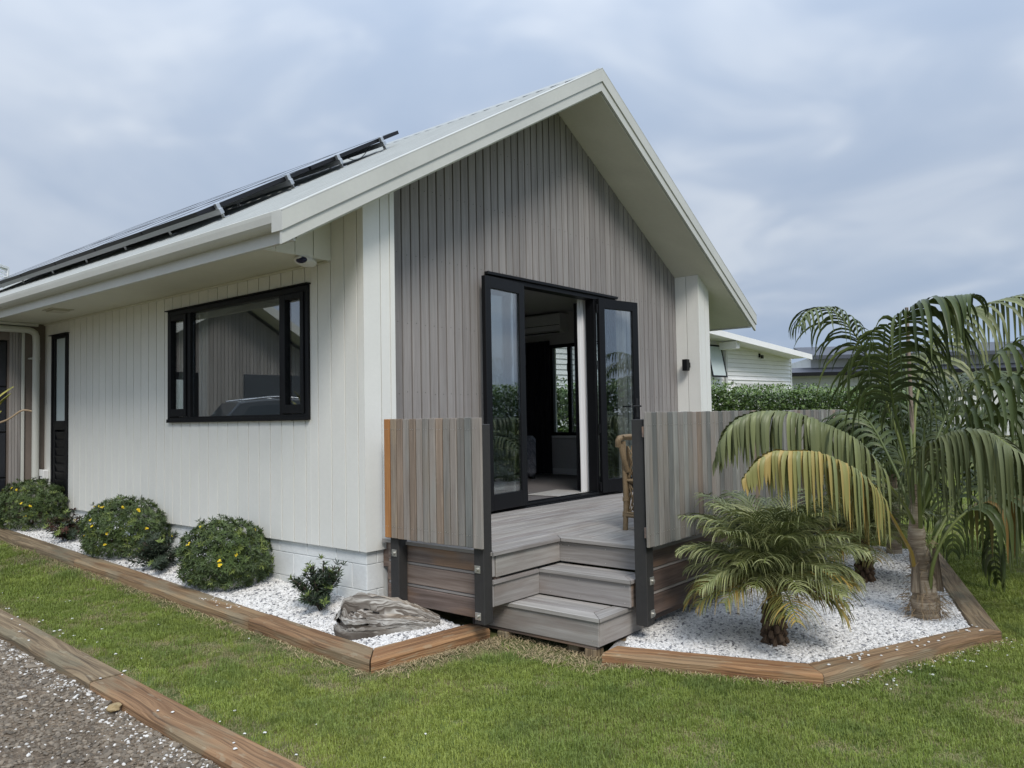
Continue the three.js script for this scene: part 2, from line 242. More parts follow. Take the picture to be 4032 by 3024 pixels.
{ // recessed timber gable
  const poly = (x0, x1, y0) => { const p = [[x0, y0], [x1, y0], [x1, rake(x1)]]; if (x0 < mid && x1 > mid) p.push([mid, rake(mid)]); p.push([x0, rake(x0)]); return p; };
  const zb = zT - 0.034;
  const gw = obj('gable_wall', [prism(poly(0.16, dr.x0, 0.54), 'xy', zb - 0.11, zb), prism(poly(dr.x1, 5.775, 0.54), 'xy', zb - 0.11, zb), prism(poly(dr.x0, dr.x1, dr.y1), 'xy', zb - 0.11, zb)], cedar[0], house);
  const R = rng(5);
  for (let k = -3; k < 47; k++) {
    const a = Math.max(0.7 + 0.1075 * k + 0.0068, wing + 0.004), b = Math.min(0.7 + 0.1075 * (k + 1) - 0.0068, Wd - wing - 0.002); if (b - a < 0.012) continue;
    const m = cedar[Math.floor(R() * 5)], dz = (R() - 0.5) * 0.003;
    const put = (x0, x1, y0) => { if (x1 - x0 < 0.01) return; const e = 0.0025, top = (x) => rake(x) - 0.003; obj('weatherboard', [prism([[x0, y0], [x1, y0], [x1, top(x1)], ...(x0 < mid && x1 > mid ? [[mid, top(mid)]] : []), [x0, top(x0)]], 'xy', zT - 0.033, zT - e + dz), prism([[x0 + e, y0 + e], [x1 - e, y0 + e], [x1 - e, top(x1)], [x0 + e, top(x0)]], 'xy', zT - e + dz, zT + dz)], m, gw); };
    if (b <= dr.x0 || a >= dr.x1) put(a, b, 0.6); else { if (a < dr.x0) put(a, dr.x0, 0.6); if (b > dr.x1) put(dr.x1, b, 0.6); put(Math.max(a, dr.x0), Math.min(b, dr.x1), dr.y1); }
  }
  const nails = []; // punched nail heads in rows
  for (let k = -2; k < 46; k++) for (const y of [1.15, 1.75, 2.35, 2.95, 3.55, 4.15]) { const x = 0.7 + 0.1075 * (k + 0.5) + (R() - 0.5) * 0.02, yy = y + (R() - 0.5) * 0.02; if (yy > rake(x) - 0.1 || (x > dr.x0 - 0.05 && x < dr.x1 + 0.05 && yy < dr.y1 + 0.05)) continue; nails.push(cyl(0.0035, 0.0035, 0.002, 6, [x, yy, zT + 0.0022], Math.PI / 2)); }
  const n = obj('nail_heads', nails, std({ color: lin(0.05, 0.045, 0.04), roughness: 0.7 }), gw); n.userData.kind = 'stuff';
}
{ // foundation of painted blocks
  const f = obj('foundation', [bb(0.044, 5.9, -0.3, 0.533, -6.2, -0.044, 0)], M.block, house);
  for (let c = 0; c < 3; c++) {
    const y0 = [0.434, 0.241, 0.04][c], y1 = [0.533, 0.43, 0.237][c], off = c % 2 ? -0.2 : -0.01;
    for (let z = -0.0325, first = true; z > -6.2;) { const e = first ? (c % 2 ? -0.2 : -0.392) : z - 0.374; obj('block', bb(0.032, 0.044, y0, y1, Math.max(e, -6.2), z, 0.0035), M.block, f); z = (first ? e : e) - 0.006; first = false; }
    for (const [a, b] of c % 2 ? [[0.032, 0.2]] : [[0.032, 0.13], [0.135, 0.2]]) obj('block', bb(a + 0.0005, b, y0, y1, -0.044, -0.0315, 0.0035), M.block, f);
  }
}
{ // far walls, back walls, floor, ceiling
  const wx = 5.78, iw = { z0: -2.56, z1: -1.2, y0: 1.235, y1: 2.62 };
  const pieces = []; const w = (z0, z1, y0, y1) => pieces.push(bb(wx, 5.93, y0, y1, z0, z1, 0));
  w(-6.3, iw.z0, 0.3, 3.1); w(iw.z1, -0.36, 0.3, 3.1); w(iw.z0, iw.z1, 0.3, iw.y0); w(iw.z0, iw.z1, iw.y1, 3.1);
  obj('far_wall', pieces, M.plaster, house);
  obj('skirting_board', bb(wx - 0.014, wx - 0.0005, 0.647, 0.74, -4.4, -0.5, 0.002), M.white, house);
  obj('back_wall', bb(0.152, wx, 0.3, 3.1, -4.55, -4.42, 0), M.plaster, house);
  obj('rear_wall', bb(0.02, 5.93, 0.3, 2.9, -9.1, -9.0, 0), M.cream, house);
  obj('floor', bb(0.152, wx - 0.002, 0.5, 0.645, -4.42, -0.4, 0), M.carpet, house);
  obj('ceiling', bb(0.1, 5.9, 3.1, 3.16, -4.5, -0.47, 0), M.plaster, house);
  const wn = obj('window', frame('x', wx - 0.01, wx + 0.05, iw.z0, iw.z1, iw.y0, iw.y1, 0.05), M.black, house);
  obj('mullion', bb(wx - 0.012, wx + 0.048, iw.y0 + 0.04, iw.y1 - 0.04, -2.235, -2.175, 0.002), M.black, wn);
  obj('handle', bb(wx - 0.04, wx - 0.012, 2.2, 2.32, -2.225, -2.2, 0.004), M.black, wn);
  obj('pane', bb(wx + 0.015, wx + 0.021, iw.y0 + 0.045, iw.y1 - 0.045, iw.z0 + 0.045, -2.237, 0), M.glass, wn);
  obj('pane', bb(wx + 0.015, wx + 0.021, iw.y0 + 0.045, iw.y1 - 0.045, -2.173, iw.z1 - 0.045, 0), M.glass, wn);
  obj('sill', bb(wx - 0.06, wx - 0.01, iw.y0 - 0.035, iw.y0 - 0.001, iw.z0 - 0.03, iw.z1 + 0.03, 0.003), M.white, wn);
}
// a rectangular frame of four bars; axis is the wall's normal
function frame(axis, n0, n1, a0, a1, y0, y1, t, tb = t, tt = t) {
  const b = (p0, p1, q0, q1) => (axis === 'x' ? bb(n0, n1, q0, q1, p0, p1, 0.003) : bb(p0, p1, q0, q1, n0, n1, 0.003));
  return [b(a0, a0 + t, y0, y1), b(a1 - t, a1, y0, y1), b(a0 + t, a1 - t, y0, y0 + tb), b(a0 + t, a1 - t, y1 - tt, y1)];
}
{ // roof: two slopes, ribs, ridge, barge boards, soffits, fascia and gutter
  const zf = 0.25, zr = -9.2;
  const slope = (s) => { const e = mid - s * 3.8; return prism([[e, roofY(e)], [mid, roofY(mid)], [mid, roofY(mid) - 0.03], [e, roofY(e) - 0.03]], 'xy', zr, zf, 0); };
  const roof = obj('roof', [slope(1), slope(-1)], M.roof, house);
  const ang = Math.atan(0.5803), L = 3.8 / Math.cos(ang);
  for (let k = 0; k < 47; k++) {
    const z = 0.13 - k * 0.19, r = obj('rib', prism([[-0.02, 0], [0.02, 0], [0.01, 0.018], [-0.01, 0.018]], 'zy', 0, L, 0), M.roof, roof);
    r.position.set(mid - 3.8, roofY(mid - 3.8) + 0.0003, z); r.rotation.z = ang;
  }
  obj('ridge_cap', [prism([[mid - 0.2, roofY(mid - 0.2) + 0.0195], [mid, roofY(mid) + 0.03], [mid, roofY(mid) + 0.02], [mid - 0.2, roofY(mid - 0.2) + 0.0185]], 'xy', zr, zf, 0), prism([[mid + 0.2, roofY(mid + 0.2) + 0.0195], [mid, roofY(mid) + 0.03], [mid, roofY(mid) + 0.02], [mid + 0.2, roofY(mid + 0.2) + 0.0185]], 'xy', zr, zf, 0)], M.roof, roof);
  for (const s of [1, -1]) {
    const X = (d) => mid - s * d, lo = (d, o) => [X(d), 4.906 - SL * d + o];
    const E = 3.867, bot = (d) => 4.906 - SL * d, top = (d) => 5.14 - 0.5803 * d, md2 = (d) => (bot(d) + top(d)) / 2 - 0.005;
    const barge = obj('barge_board', prism([[X(E), bot(E)], [X(0), bot(0)], [X(0), md2(0) - 0.001], [X(E), md2(E) - 0.001]], 'xy', 0.25, 0.276, 0), M.creamTrim, house);
    obj('barge_flashing', [prism([[X(E + 0.008), md2(E + 0.008) - 0.012], [X(0), md2(0) - 0.012], [X(0), top(0)], [X(E + 0.008), top(E + 0.008)]], 'xy', 0.2775, 0.29, 0), prism([[X(E + 0.008), top(E)], [X(0), top(0)], [X(0), top(0) + 0.006], [X(E + 0.008), top(E) + 0.006]], 'xy', 0.16, 0.292, 0), prism([[X(E + 0.008), md2(E + 0.008) - 0.012], [X(E - 0.001), md2(E + 0.008) - 0.012], [X(E - 0.001), top(E)], [X(E + 0.008), top(E)]], 'xy', 0.17, 0.277, 0)], M.creamTrim, barge);
    obj('raking_soffit', prism([[X(3.735), rake(X(3.735))], [X(0), rake(mid)], [X(0), rake(mid) + 0.012], [X(3.735), rake(X(3.735)) + 0.012]], 'xy', -0.41, 0.249, 0), M.soffit, house);
    const xa = s > 0 ? -0.775 : Wd, xb = s > 0 ? -0.0 : Wd + 0.775, xe = s > 0 ? -0.775 : Wd + 0.775;
    obj('soffit', bb(xa, xb, 2.798, 2.81, -6.2, -0.392, 0), M.soffit, house);
    obj('soffit_mould', s > 0 ? bb(-0.02, -0.001, 2.78, 2.797, -6.18, -0.41, 0.003) : bb(Wd + 0.001, Wd + 0.02, 2.78, 2.797, -6.18, -0.41, 0.003), M.soffit, house);
    obj('fascia_board', s > 0 ? bb(xe - 0.03, xe - 0.0005, 2.72, 2.9, -6.25, 0.249, 0.003) : bb(xe + 0.0005, xe + 0.03, 2.72, 2.9, -6.25, 0.249, 0.003), M.creamTrim, house);
    // box gutter profile run along the eave
    const gp = [[0, 0.0], [0.055, 0], [0.075, 0.012], [0.092, 0.03], [0.1, 0.075], [0.102, 0.098], [0.098, 0.104], [0.09, 0.106], [0.085, 0.1], [0.088, 0.09], [0.085, 0.034], [0.07, 0.018], [0.055, 0.008], [0.0, 0.008]];
    const sh = new THREE.Shape(gp.map(([a, b]) => new THREE.Vector2(a, b)));
    const g = new THREE.ExtrudeGeometry(sh, { depth: 6.5, bevelEnabled: false }); if (s > 0) g.scale(-1, 1, 1);
    g.translate(xe + (s > 0 ? -0.031 : 0.031), 2.806, -6.25);
    if (s > 0) { const ix = g.index; const p = g.attributes.position; for (let i = 0; i < p.count; i += 3) { for (const at of [g.attributes.position, g.attributes.normal, g.attributes.uv]) { const n = at.itemSize; for (let c = 0; c < n; c++) { const t = at.array[(i + 1) * n + c]; at.array[(i + 1) * n + c] = at.array[(i + 2) * n + c]; at.array[(i + 2) * n + c] = t; } } } g.computeVertexNormals(); }
    obj('gutter', g, M.creamTrim, house);
  }
  obj('roof_vent', [bb(-0.52, -0.29, 2.788, 2.7975, -4.82, -4.55, 0.003), bb(-0.49, -0.32, 2.774, 2.7875, -4.79, -4.58, 0.004)], std({ color: lin(0.5, 0.48, 0.38), roughness: 0.6 }), house).name = 'soffit_vent';
}
{ // big side window
  const x0 = -0.022, x1 = 0.075, w = obj('window', frame('x', x0, x1, win.z0, win.z1, win.y0, win.y1, 0.045, 0.05, 0.05), M.black, house);
  obj('flashing', bb(-0.045, -0.001, win.y1 + 0.001, win.y1 + 0.012, win.z0 - 0.02, win.z1 + 0.02, 0.002), M.black, w);
  obj('sill', bb(-0.034, -0.0225, win.y0 - 0.004, win.y0 + 0.03, win.z0 - 0.002, win.z1 + 0.002, 0.003), M.black, w);
  obj('mullion', bb(-0.02, 0.07, win.y0 + 0.05, win.y1 - 0.05, -2.61, -2.55, 0.003), M.black, w);
  obj('mullion', bb(-0.02, 0.07, win.y0 + 0.05, win.y1 - 0.05, -1.075, -1.02, 0.003), M.black, w);
  for (const [a, b] of [[win.z0 + 0.046, -2.611], [-1.019, win.z1 - 0.046]]) { const s = obj('sash', frame('x', -0.035, 0.02, a + 0.002, b - 0.002, win.y0 + 0.053, win.y1 - 0.053, 0.044, 0.075, 0.05), M.black, w); }
  obj('pane', bb(0.01, 0.016, win.y0 + 0.051, win.y1 - 0.051, -2.549, -1.076, 0), M.glass, w);
  obj('pane', bb(-0.006, 0.0, win.y0 + 0.12, win.y1 - 0.1, win.z0 + 0.09, -2.655, 0), M.glass, w);
  obj('pane', bb(-0.006, 0.0, win.y0 + 0.12, win.y1 - 0.1, -0.975, win.z1 - 0.09, 0), M.glass, w);
}
{ // narrow side door with frosted light over a louvred panel
  const d = obj('side_door', frame('x', -0.018, 0.09, sd.z0, sd.z1, sd.y0, sd.y1, 0.04), M.black, house);
  obj('flashing', bb(-0.045, -0.001, sd.y1 + 0.001, sd.y1 + 0.012, sd.z0 - 0.02, sd.z1 + 0.02, 0.002), M.black, d);
  obj('stile', [bb(-0.008, 0.04, sd.y0 + 0.041, sd.y1 - 0.041, sd.z0 + 0.041, sd.z0 + 0.1, 0.003), bb(-0.008, 0.04, sd.y0 + 0.041, sd.y1 - 0.041, sd.z1 - 0.1, sd.z1 - 0.041, 0.003), bb(-0.008, 0.04, 1.47, 1.58, sd.z0 + 0.101, sd.z1 - 0.101, 0.003)], M.black, d);
  obj('pane', bb(0.01, 0.016, 1.581, sd.y1 - 0.042, sd.z0 + 0.101, sd.z1 - 0.101, 0), M.frosted, d);
  for (let k = 0; k < 8; k++) { const s = obj('louvre', bb(-0.012, 0.004, -0.05, 0.05, sd.z0 + 0.102, sd.z1 - 0.102, 0.002), M.black, d); s.position.set(0.015, 0.72 + k * 0.097, 0); s.rotation.z = 0.18; }
  obj('back_panel', bb(0.045, 0.06, sd.y0, 1.5, sd.z0 + 0.04, sd.z1 - 0.04, 0), M.seal, d);
}
{ // french doors: fixed side lights, two leaves folded back over them
  const f = obj('french_door', [...frame('z', zT - 0.1, zT + 0.022, dr.x0, dr.x1, dr.y0, dr.y1, 0.036, 0.028, 0.045), bb(2.315, 2.355, dr.y0 + 0.029, dr.y1 - 0.046, zT - 0.1, zT + 0.02, 0.003), bb(3.625, 3.665, dr.y0 + 0.029, dr.y1 - 0.046, zT - 0.1, zT + 0.02, 0.003)], M.black, house);
  obj('flashing', bb(dr.x0 - 0.012, dr.x1 + 0.012, dr.y1 + 0.002, dr.y1 + 0.032, zT + 0.001, zT + 0.05, 0.003), M.black, f);
  obj('threshold', [bb(dr.x0, dr.x1, 0.6, 0.631, zT - 0.13, zT + 0.05, 0.004), bb(2.356, 3.624, 0.661, 0.667, zT - 0.07, zT - 0.04, 0.001)], M.black, f);
  for (const [a, b] of [[dr.x0 + 0.041, 2.314], [3.666, dr.x1 - 0.041]]) { obj('side_light', frame('z', zT - 0.07, zT - 0.02, a, b, dr.y0 + 0.03, dr.y1 - 0.047, 0.05, 0.1, 0.06), M.black, f); obj('pane', bb(a + 0.051, b - 0.051, dr.y0 + 0.131, dr.y1 - 0.108, zT - 0.045, zT - 0.039, 0), M.glass, f); }
  for (const [hx, hz, fx, fz, handle] of [[2.292, zT + 0.046, 1.635, -0.235, 0], [3.662, zT + 0.046, 4.3, -0.165, 1]]) {
    const w = 0.66, leaf = obj('door_leaf', frame('z', -0.022, 0.022, 0, w, 0.652, 2.866, 0.092, 0.15, 0.11), M.black, house);
    leaf.position.set(hx, 0, hz); leaf.rotation.y = Math.atan2(-(fz - hz), fx - hx);
    obj('pane', bb(0.093, w - 0.093, 0.803, 2.755, -0.004, 0.003, 0), M.glass, leaf);
    for (const y of [0.72, 1.38, 2.1, 2.75]) obj('hinge', cyl(0.012, 0.012, 0.1, 10, [-0.012, y, 0]), M.black, leaf);
    if (handle) { const sg = 1; obj('handle', [bb(w - 0.075, w - 0.035, 1.5, 1.72, sg * 0.0225, sg * 0.03, 0.003), cyl(0.009, 0.009, 0.05, 10, [w - 0.055, 1.63, sg * 0.055], Math.PI / 2), bb(w - 0.19, w - 0.045, 1.62, 1.64, sg * 0.075, sg * 0.09, 0.006), bb(w - 0.075, w - 0.035, 1.5, 1.72, -0.03, -0.0225, 0.003), bb(w - 0.19, w - 0.045, 1.62, 1.64, -0.09, -0.075, 0.006)], M.seal, leaf); }
  }
}
{ // entrance return at the far end: taupe wall, cedar strip, dark panelled door, down pipe
  const zE = -6.2, e = obj('entry_wall', [bb(-1.6, -0.4, 2.58, 3.0, zE - 0.12, zE, 0), bb(-0.4, 0.02, 0.2, 2.95, zE - 0.12, zE, 0), bb(-1.6, -1.5, 0.2, 2.58, zE - 0.12, zE, 0)], M.taupe, house);
  for (let k = 0; k < 4; k++) obj('weatherboard', bb(-0.392 + k * 0.031, -0.364 + k * 0.031, 0.25, 2.72, zE + 0.001, zE + 0.02, 0.003), cedar[(k + 2) % 5], e);
  obj('corner_trim', bb(-0.266, -0.232, 0.25, 2.75, zE + 0.001, zE + 0.03, 0.003), M.creamTrim, e);
  const d = obj('entry_door', bb(-1.5, -0.4, 0.3, 2.58, zE - 0.1, zE - 0.06, 0), M.seal, house);
  for (let k = 0; k < 4; k++) obj('panel', bb(-1.49, -0.41, 0.35 + k * 0.555, 0.89 + k * 0.555, zE - 0.0595, zE - 0.04, 0.006), std({ map: paintTex(30 + k, rgb(34, 36, 42), 0.08), roughness: 0.3 }), d);
  obj('roof_flashing', bb(-1.6, -0.1, 2.76, 2.796, zE + 0.001, zE + 0.09, 0.004), M.creamTrim, house).name = 'entry_gutter';
  const p = obj('down_pipe', tube([[-1.2, 2.71, -6.13], [-0.3, 2.71, -6.13], [-0.19, 2.705, -6.13], [-0.135, 2.67, -6.13], [-0.122, 2.58, -6.13], [-0.122, 2.2, -6.13], [-0.122, 1.2, -6.13], [-0.122, 0.3, -6.13]], 0.04, 90, 14), M.creamTrim, house);
  obj('bracket', [cyl(0.045, 0.045, 0.03, 14, [-0.122, 2.36, -6.13]), bb(-0.19, -0.16, 2.35, 2.37, -6.2, -6.12, 0.002)], M.creamTrim, p);
}
tag(obj('utility_box', [bb(-0.075, 0, 0.86, 0.98, -6.12, -6.02, 0.012), bb(-0.085, -0.0755, 0.9, 0.985, -6.11, -6.03, 0.004)], M.white), 'small white plastic utility box on the cream wall beside the down pipe', 'utility box');
{ // alarm sensor under the soffit
  const s = thing('security_sensor', 'white oval security sensor with dark blue lens under the eave', 'sensor', [-0.19, 2.778, -0.46], 0.6);
  const g = new THREE.SphereGeometry(1, 28, 18); g.scale(0.15, 0.035, 0.075); g.translate(0, -0.012, 0);
  obj('housing', g, M.white, s); const b = new THREE.SphereGeometry(1, 24, 12); b.scale(0.13, 0.02, 0.065); b.translate(0.02, 0.012, 0); obj('base', b, M.white, s);
  const l = new THREE.SphereGeometry(1, 24, 14); l.scale(0.03, 0.026, 0.044); l.rotateZ(0.55); l.translate(-0.122, -0.022, 0.012); obj('lens', l, M.lens, s);
}
{ const l = thing('wall_light', 'small black up-down wall light on the cream wing wall', 'wall light', [Wd - wing, 2.17, -0.165]); obj('housing', bb(-0.115, -0.035, -0.075, 0.075, -0.035, 0.035, 0.004), M.black, l); obj('bracket', bb(-0.0345, 0.0, -0.03, 0.035, -0.03, 0.03, 0.003), M.black, l); }

// ---------------------------------------------------------------- solar array
{
  const ang = Math.atan(0.5803), ex = mid - 3.8, off = 0.115;
  const onRoof = (s, o) => [ex + s * Math.cos(ang) - o * Math.sin(ang), roofY(ex) + s * Math.sin(ang) + o * Math.cos(ang)];
  let k = 0;
  for (const [s0, s1, row] of [[0.58, 1.92, 'lower'], [1.95, 3.29, 'upper']]) for (let c = 0; c < 6; c++) {
    const p = onRoof(s0, off), t = thing('solar_panel', `black solar panel in the ${row} row of the array on the pale roof`, 'solar panel', [p[0], p[1], -1.72 - c * 1.03], 0, `${row} row of solar panels`); t.rotation.set(0, 0, ang);
    obj('panel_frame', [bb(0, s1 - s0, 0, 0.038, -0.012, 0, 0.001), bb(0, s1 - s0, 0, 0.038, -1.01, -0.998, 0.001), bb(0, 0.012, 0, 0.038, -0.998, -0.012, 0.001), bb(s1 - s0 - 0.012, s1 - s0, 0, 0.038, -0.998, -0.012, 0.001)], std({ color: lin(0.02, 0.021, 0.024), roughness: 0.35, metalness: 0.4 }), t);
    obj('cells', bb(0.012, s1 - s0 - 0.012, 0.03, 0.036, -0.998, -0.012, 0), M.cell, t); k++;
  }
  for (const [s, which] of [[0.78, 'aluminium rail nearest the gutter holding the solar panels'], [1.62, 'second aluminium rail up from the gutter under the lower solar panels'], [2.3, 'aluminium rail under the lower edge of the upper solar panels'], [2.97, 'aluminium rail nearest the ridge under the solar panels']]) {
    const p = onRoof(s, 0), t = thing('mounting_rail', which, 'mounting rail', [p[0], p[1], -1.66], 0, 'rails under the solar panels'); t.rotation.set(0, 0, ang);
    obj('rail', [bb(-0.02, 0.02, off - 0.055, off - 0.006, -6.4, 0, 0.002), bb(-0.02, 0.02, off - 0.02, off + 0.045, -0.05, -0.012, 0.002)], M.alu, t);
    for (let f = 0; f < 7; f++) obj('foot', [bb(0.021, 0.028, 0.02, off - 0.01, -0.075 - f * 0.95, -0.035 - f * 0.95, 0.001), bb(0.021, 0.075, 0.019, 0.026, -0.075 - f * 0.95, -0.035 - f * 0.95, 0.001)], M.alu, t);
  }
  obj('cable', tube([onRoof(2.5, 0.09).concat(-1.8), onRoof(2.62, 0.03).concat(-1.79), onRoof(2.75, 0.05).concat(-1.8), onRoof(2.85, 0.09).concat(-1.8)], 0.004, 20, 6), M.seal); tag(scene.children[scene.children.length - 1], 'thin black cable drooping under the top solar panel', 'cable');
}

// ---------------------------------------------------------------- deck, steps, balustrades
const yd = 0.621;
{
  const deck = thing('deck', 'weathered grey timber deck outside the french doors', 'deck', [0, 0, 0]);
  const R = rng(21), xR = 5.6, zF = 1.9;
  obj('joists', [bb(0.2, 0.25, 0.4, 0.598, -0.3, 1.1, 0.002), bb(0.95, xR, 0.4, 0.598, 1.8, 1.85, 0.002), bb(1.0, xR, 0.4, 0.598, 0.5, 0.55, 0.002)], skirtWood[1], deck);
  const t = 0.022, pitch = 0.0935, gap = 0.004;
  // boards run along x; the notch for the steps ends them at x = 1.03
  for (let z = zT + 0.06; z < zF - 0.12; z += pitch) {
    const z0 = z, z1 = z + pitch - gap; const xs = z1 > 1.03 ? 1.03 : z0 > -0.02 ? 0.262 : 0.32;
    const cuts = [xs]; let c = xs + 0.6 + R() * 2.4; while (c < xR - 0.4) { cuts.push(c); c += 1.8 + R() * 1.6; } cuts.push(xR);
    for (let i = 0; i < cuts.length - 1; i++) obj('deck_board', bb(cuts[i] + 0.0015, cuts[i + 1] - 0.0015, yd - t + (R() - 0.5) * 0.001, yd + (R() - 0.5) * 0.0016, z0, z1, 0.003, 0), deckWood[Math.floor(R() * 4)], deck);
  }
  // picture frame boards round the edges, mitred at the notch
  const nb = (pts, i) => obj('edge_board', prism(pts, 'xz', yd - t, yd + 0.0015, i), deckWood[i ? 2 : 1], deck);
  nb([[0.14, 1.14], [0.9, 1.14], [1.026, 1.014], [0.262, 1.014]], 0); nb([[0.14, 0.02], [0.258, 0.02], [0.258, 1.012], [0.14, 1.134]], 1);
  nb([[0.9, 1.146], [1.028, 1.018], [1.028, 1.78], [0.9, 1.905]], 1); nb([[0.905, 1.91], [xR, 1.91], [xR, 1.785], [1.03, 1.785]], 0);
  // skirt boards: three rows, left side and front
  const rows = [[0.475, 0.594], [0.315, 0.449], [0.157, 0.288]];
  rows.forEach(([a, b], r) => {
    obj('skirt_board', bb(0.165, 0.184, a, b, 0.06, 1.02, 0.003, 2), skirtWood[r === 2 ? 1 : 0], deck);
    obj('skirt_board', bb(0.84, xR, a, b, 1.872, 1.891, 0.003, 0), skirtWood[2 - (r === 0 ? 1 : 0)], deck);
    if (r < 2) { obj('skirt_ledge', bb(0.172, 0.2, rows[r + 1][1] + 0.004, a - 0.004, 0.06, 1.02, 0.001, 2), riserWood[1], deck); obj('skirt_ledge', bb(0.84, xR, rows[r + 1][1] + 0.004, a - 0.004, 1.85, 1.884, 0.001, 0), riserWood[0], deck); }
  });
  obj('skirt_ledge', bb(0.15, 0.2, 0.5965, yd - t - 0.0005, 0.03, 1.02, 0.001, 2), riserWood[0], deck);
  obj('backing', [bb(0.21, 0.24, 0.16, 0.395, 0.0, 1.0, 0), bb(0.95, xR, 0.1, 0.39, 1.8, 1.84, 0)], skirtWood[1], deck);
  for (const [x, z] of [[0.45, 0.75], [0.78, 1.74], [2.4, 1.74], [4.2, 1.74], [2.4, 0.3]]) obj('pile', bb(x - 0.05, x + 0.05, -0.2, 0.39, z - 0.05, z + 0.05, 0.004, 1), skirtWood[1], deck);
  const sc = []; for (let k = 0; k < 46; k++) for (const x of [1.3, 1.75, 2.2, 2.65, 3.1]) sc.push(cyl(0.0035, 0.0035, 0.001, 6, [x + 0.002 * R(), yd + 0.0012, zT + 0.085 + k * pitch * 0.5])); 
  const s = obj('screw_heads', sc, M.steel, deck); s.userData.kind = 'stuff';
}
{ // steps going down towards the drive side: two treads below the deck
  const st = thing('steps', 'three-riser grey timber steps wrapping the deck corner', 'steps');
  const sw = (a, b, y0, y1, z0, z1, g, m) => obj('riser', bb(a, b, y0, y1, z0, z1, 0.003, g), m, st);
  // top riser: along x at z = 1.115 and along z at x = 0.925
  sw(0.195, 0.924, 0.448, 0.592, 1.098, 1.116, 0, riserWood[2]); sw(0.925, 0.943, 0.448, 0.592, 1.098, 1.888, 2, riserWood[1]);
  sw(0.157, 0.183, 0.455, 0.594, 1.022, 1.116, 1, riserWood[0]);
  // second tread, its riser and its return
  const y2 = 0.434, t = 0.024;
  const tread = (pts, y, m, g) => obj('tread_board', prism(pts, 'xz', y - t, y, g), m, st);
  tread([[0.665, 1.12], [0.775, 1.12], [0.775, 1.768], [0.665, 1.878]], y2, deckWood[2], 1); tread([[0.779, 1.12], [0.855, 1.12], [0.855, 1.766], [0.779, 1.766]], y2, deckWood[1], 1); tread([[0.859, 1.12], [0.923, 1.12], [0.923, 1.766], [0.859, 1.766]], y2, deckWood[3], 1);
  tread([[0.667, 1.88], [0.776, 1.77], [0.93, 1.77], [0.93, 1.88]], y2, riserWood[0], 0);
  tread([[0.16, 1.085], [0.663, 1.085], [0.663, 1.12], [0.16, 1.12]], y2 - 0.004, riserWood[0], 0);
  sw(0.19, 0.684, 0.25, 0.408, 1.085, 1.104, 0, riserWood[1]); sw(0.685, 0.704, 0.25, 0.408, 1.085, 1.862, 2, riserWood[0]); sw(0.7045, 0.9, 0.25, 0.408, 1.843, 1.862, 0, skirtWood[0]); sw(0.157, 0.186, 0.25, 0.408, 1.085, 1.104, 1, riserWood[0]);
  // bottom tread
  const y3 = 0.242;
  tread([[0.352, 0.8], [0.47, 0.8], [0.47, 1.715], [0.352, 1.833]], y3, deckWood[3], 1);
  [[0.474, 0.53], [0.534, 0.61], [0.614, 0.684]].forEach(([a, b], i) => tread([[a, 0.85], [b, 0.85], [b, 1.711], [a, 1.711]], y3, deckWood[(i + 1) % 4], 1));
  tread([[0.354, 1.836], [0.472, 1.718], [0.76, 1.718], [0.76, 1.836]], y3, deckWood[2], 0); tread([[0.764, 1.72], [0.9, 1.72], [0.9, 1.834], [0.764, 1.834]], y3 - 0.002, riserWood[1], 0);
    sw(0.366, 0.385, 0.058, 0.215, 0.8, 1.818, 2, riserWood[2]); sw(0.3855, 0.93, 0.058, 0.215, 1.799, 1.818, 0, riserWood[1]);
  obj('bearer', [bb(0.375, 0.42, 0.035, 0.0575, 0.8, 1.79, 0.003, 2), bb(0.43, 0.9, 0.03, 0.2, 1.72, 1.765, 0.003, 0), bb(0.43, 0.9, 0.03, 0.2, 1.1, 1.145, 0.003, 0)], skirtWood[1], st);
  for (const [x, z] of [[0.42, 1.745], [0.46, 1.58], [0.4, 1.02], [0.72, 1.77]]) obj('support_block', bb(x - 0.045, x + 0.045, -0.12, 0.0345, z - 0.045, z + 0.045, 0.004, 1), sleeperWood[2], st);
  const sc = []; const dot = (x, y, z, ax) => sc.push(ax === 'x' ? cyl(0.004, 0.004, 0.0015, 8, [x, y, z], 0, Math.PI / 2) : cyl(0.004, 0.004, 0.0015, 8, [x, y, z], Math.PI / 2));
  for (const y of [0.47, 0.57]) { for (const z of [1.13, 1.2, 1.52]) dot(0.9245, y, z, 'x'); for (const x of [0.26, 0.6, 0.9]) dot(x, y, 1.1168, 'z'); }
  for (const y of [0.275, 0.385]) for (const z of [1.2, 1.45, 1.82]) dot(0.6845, y, z, 'x'); for (const y of [0.09, 0.19]) { dot(0.3655, y, 1.77, 'x'); dot(0.43, y, 1.8186, 'z'); }
  const s = obj('screw_heads', sc, M.steel, st); s.userData.kind = 'stuff';
}
function bolt(parent, p, face) { // square washer and hex head
  const g = [cbox(0.006, 0.05, 0.05, 0.001), cyl(0.012, 0.012, 0.014, 6, [-0.01, 0, 0], 0, Math.PI / 2)]; const m = obj('bolt', g, M.steel, parent); m.position.set(...p); m.rotation.y = face; return m;
}
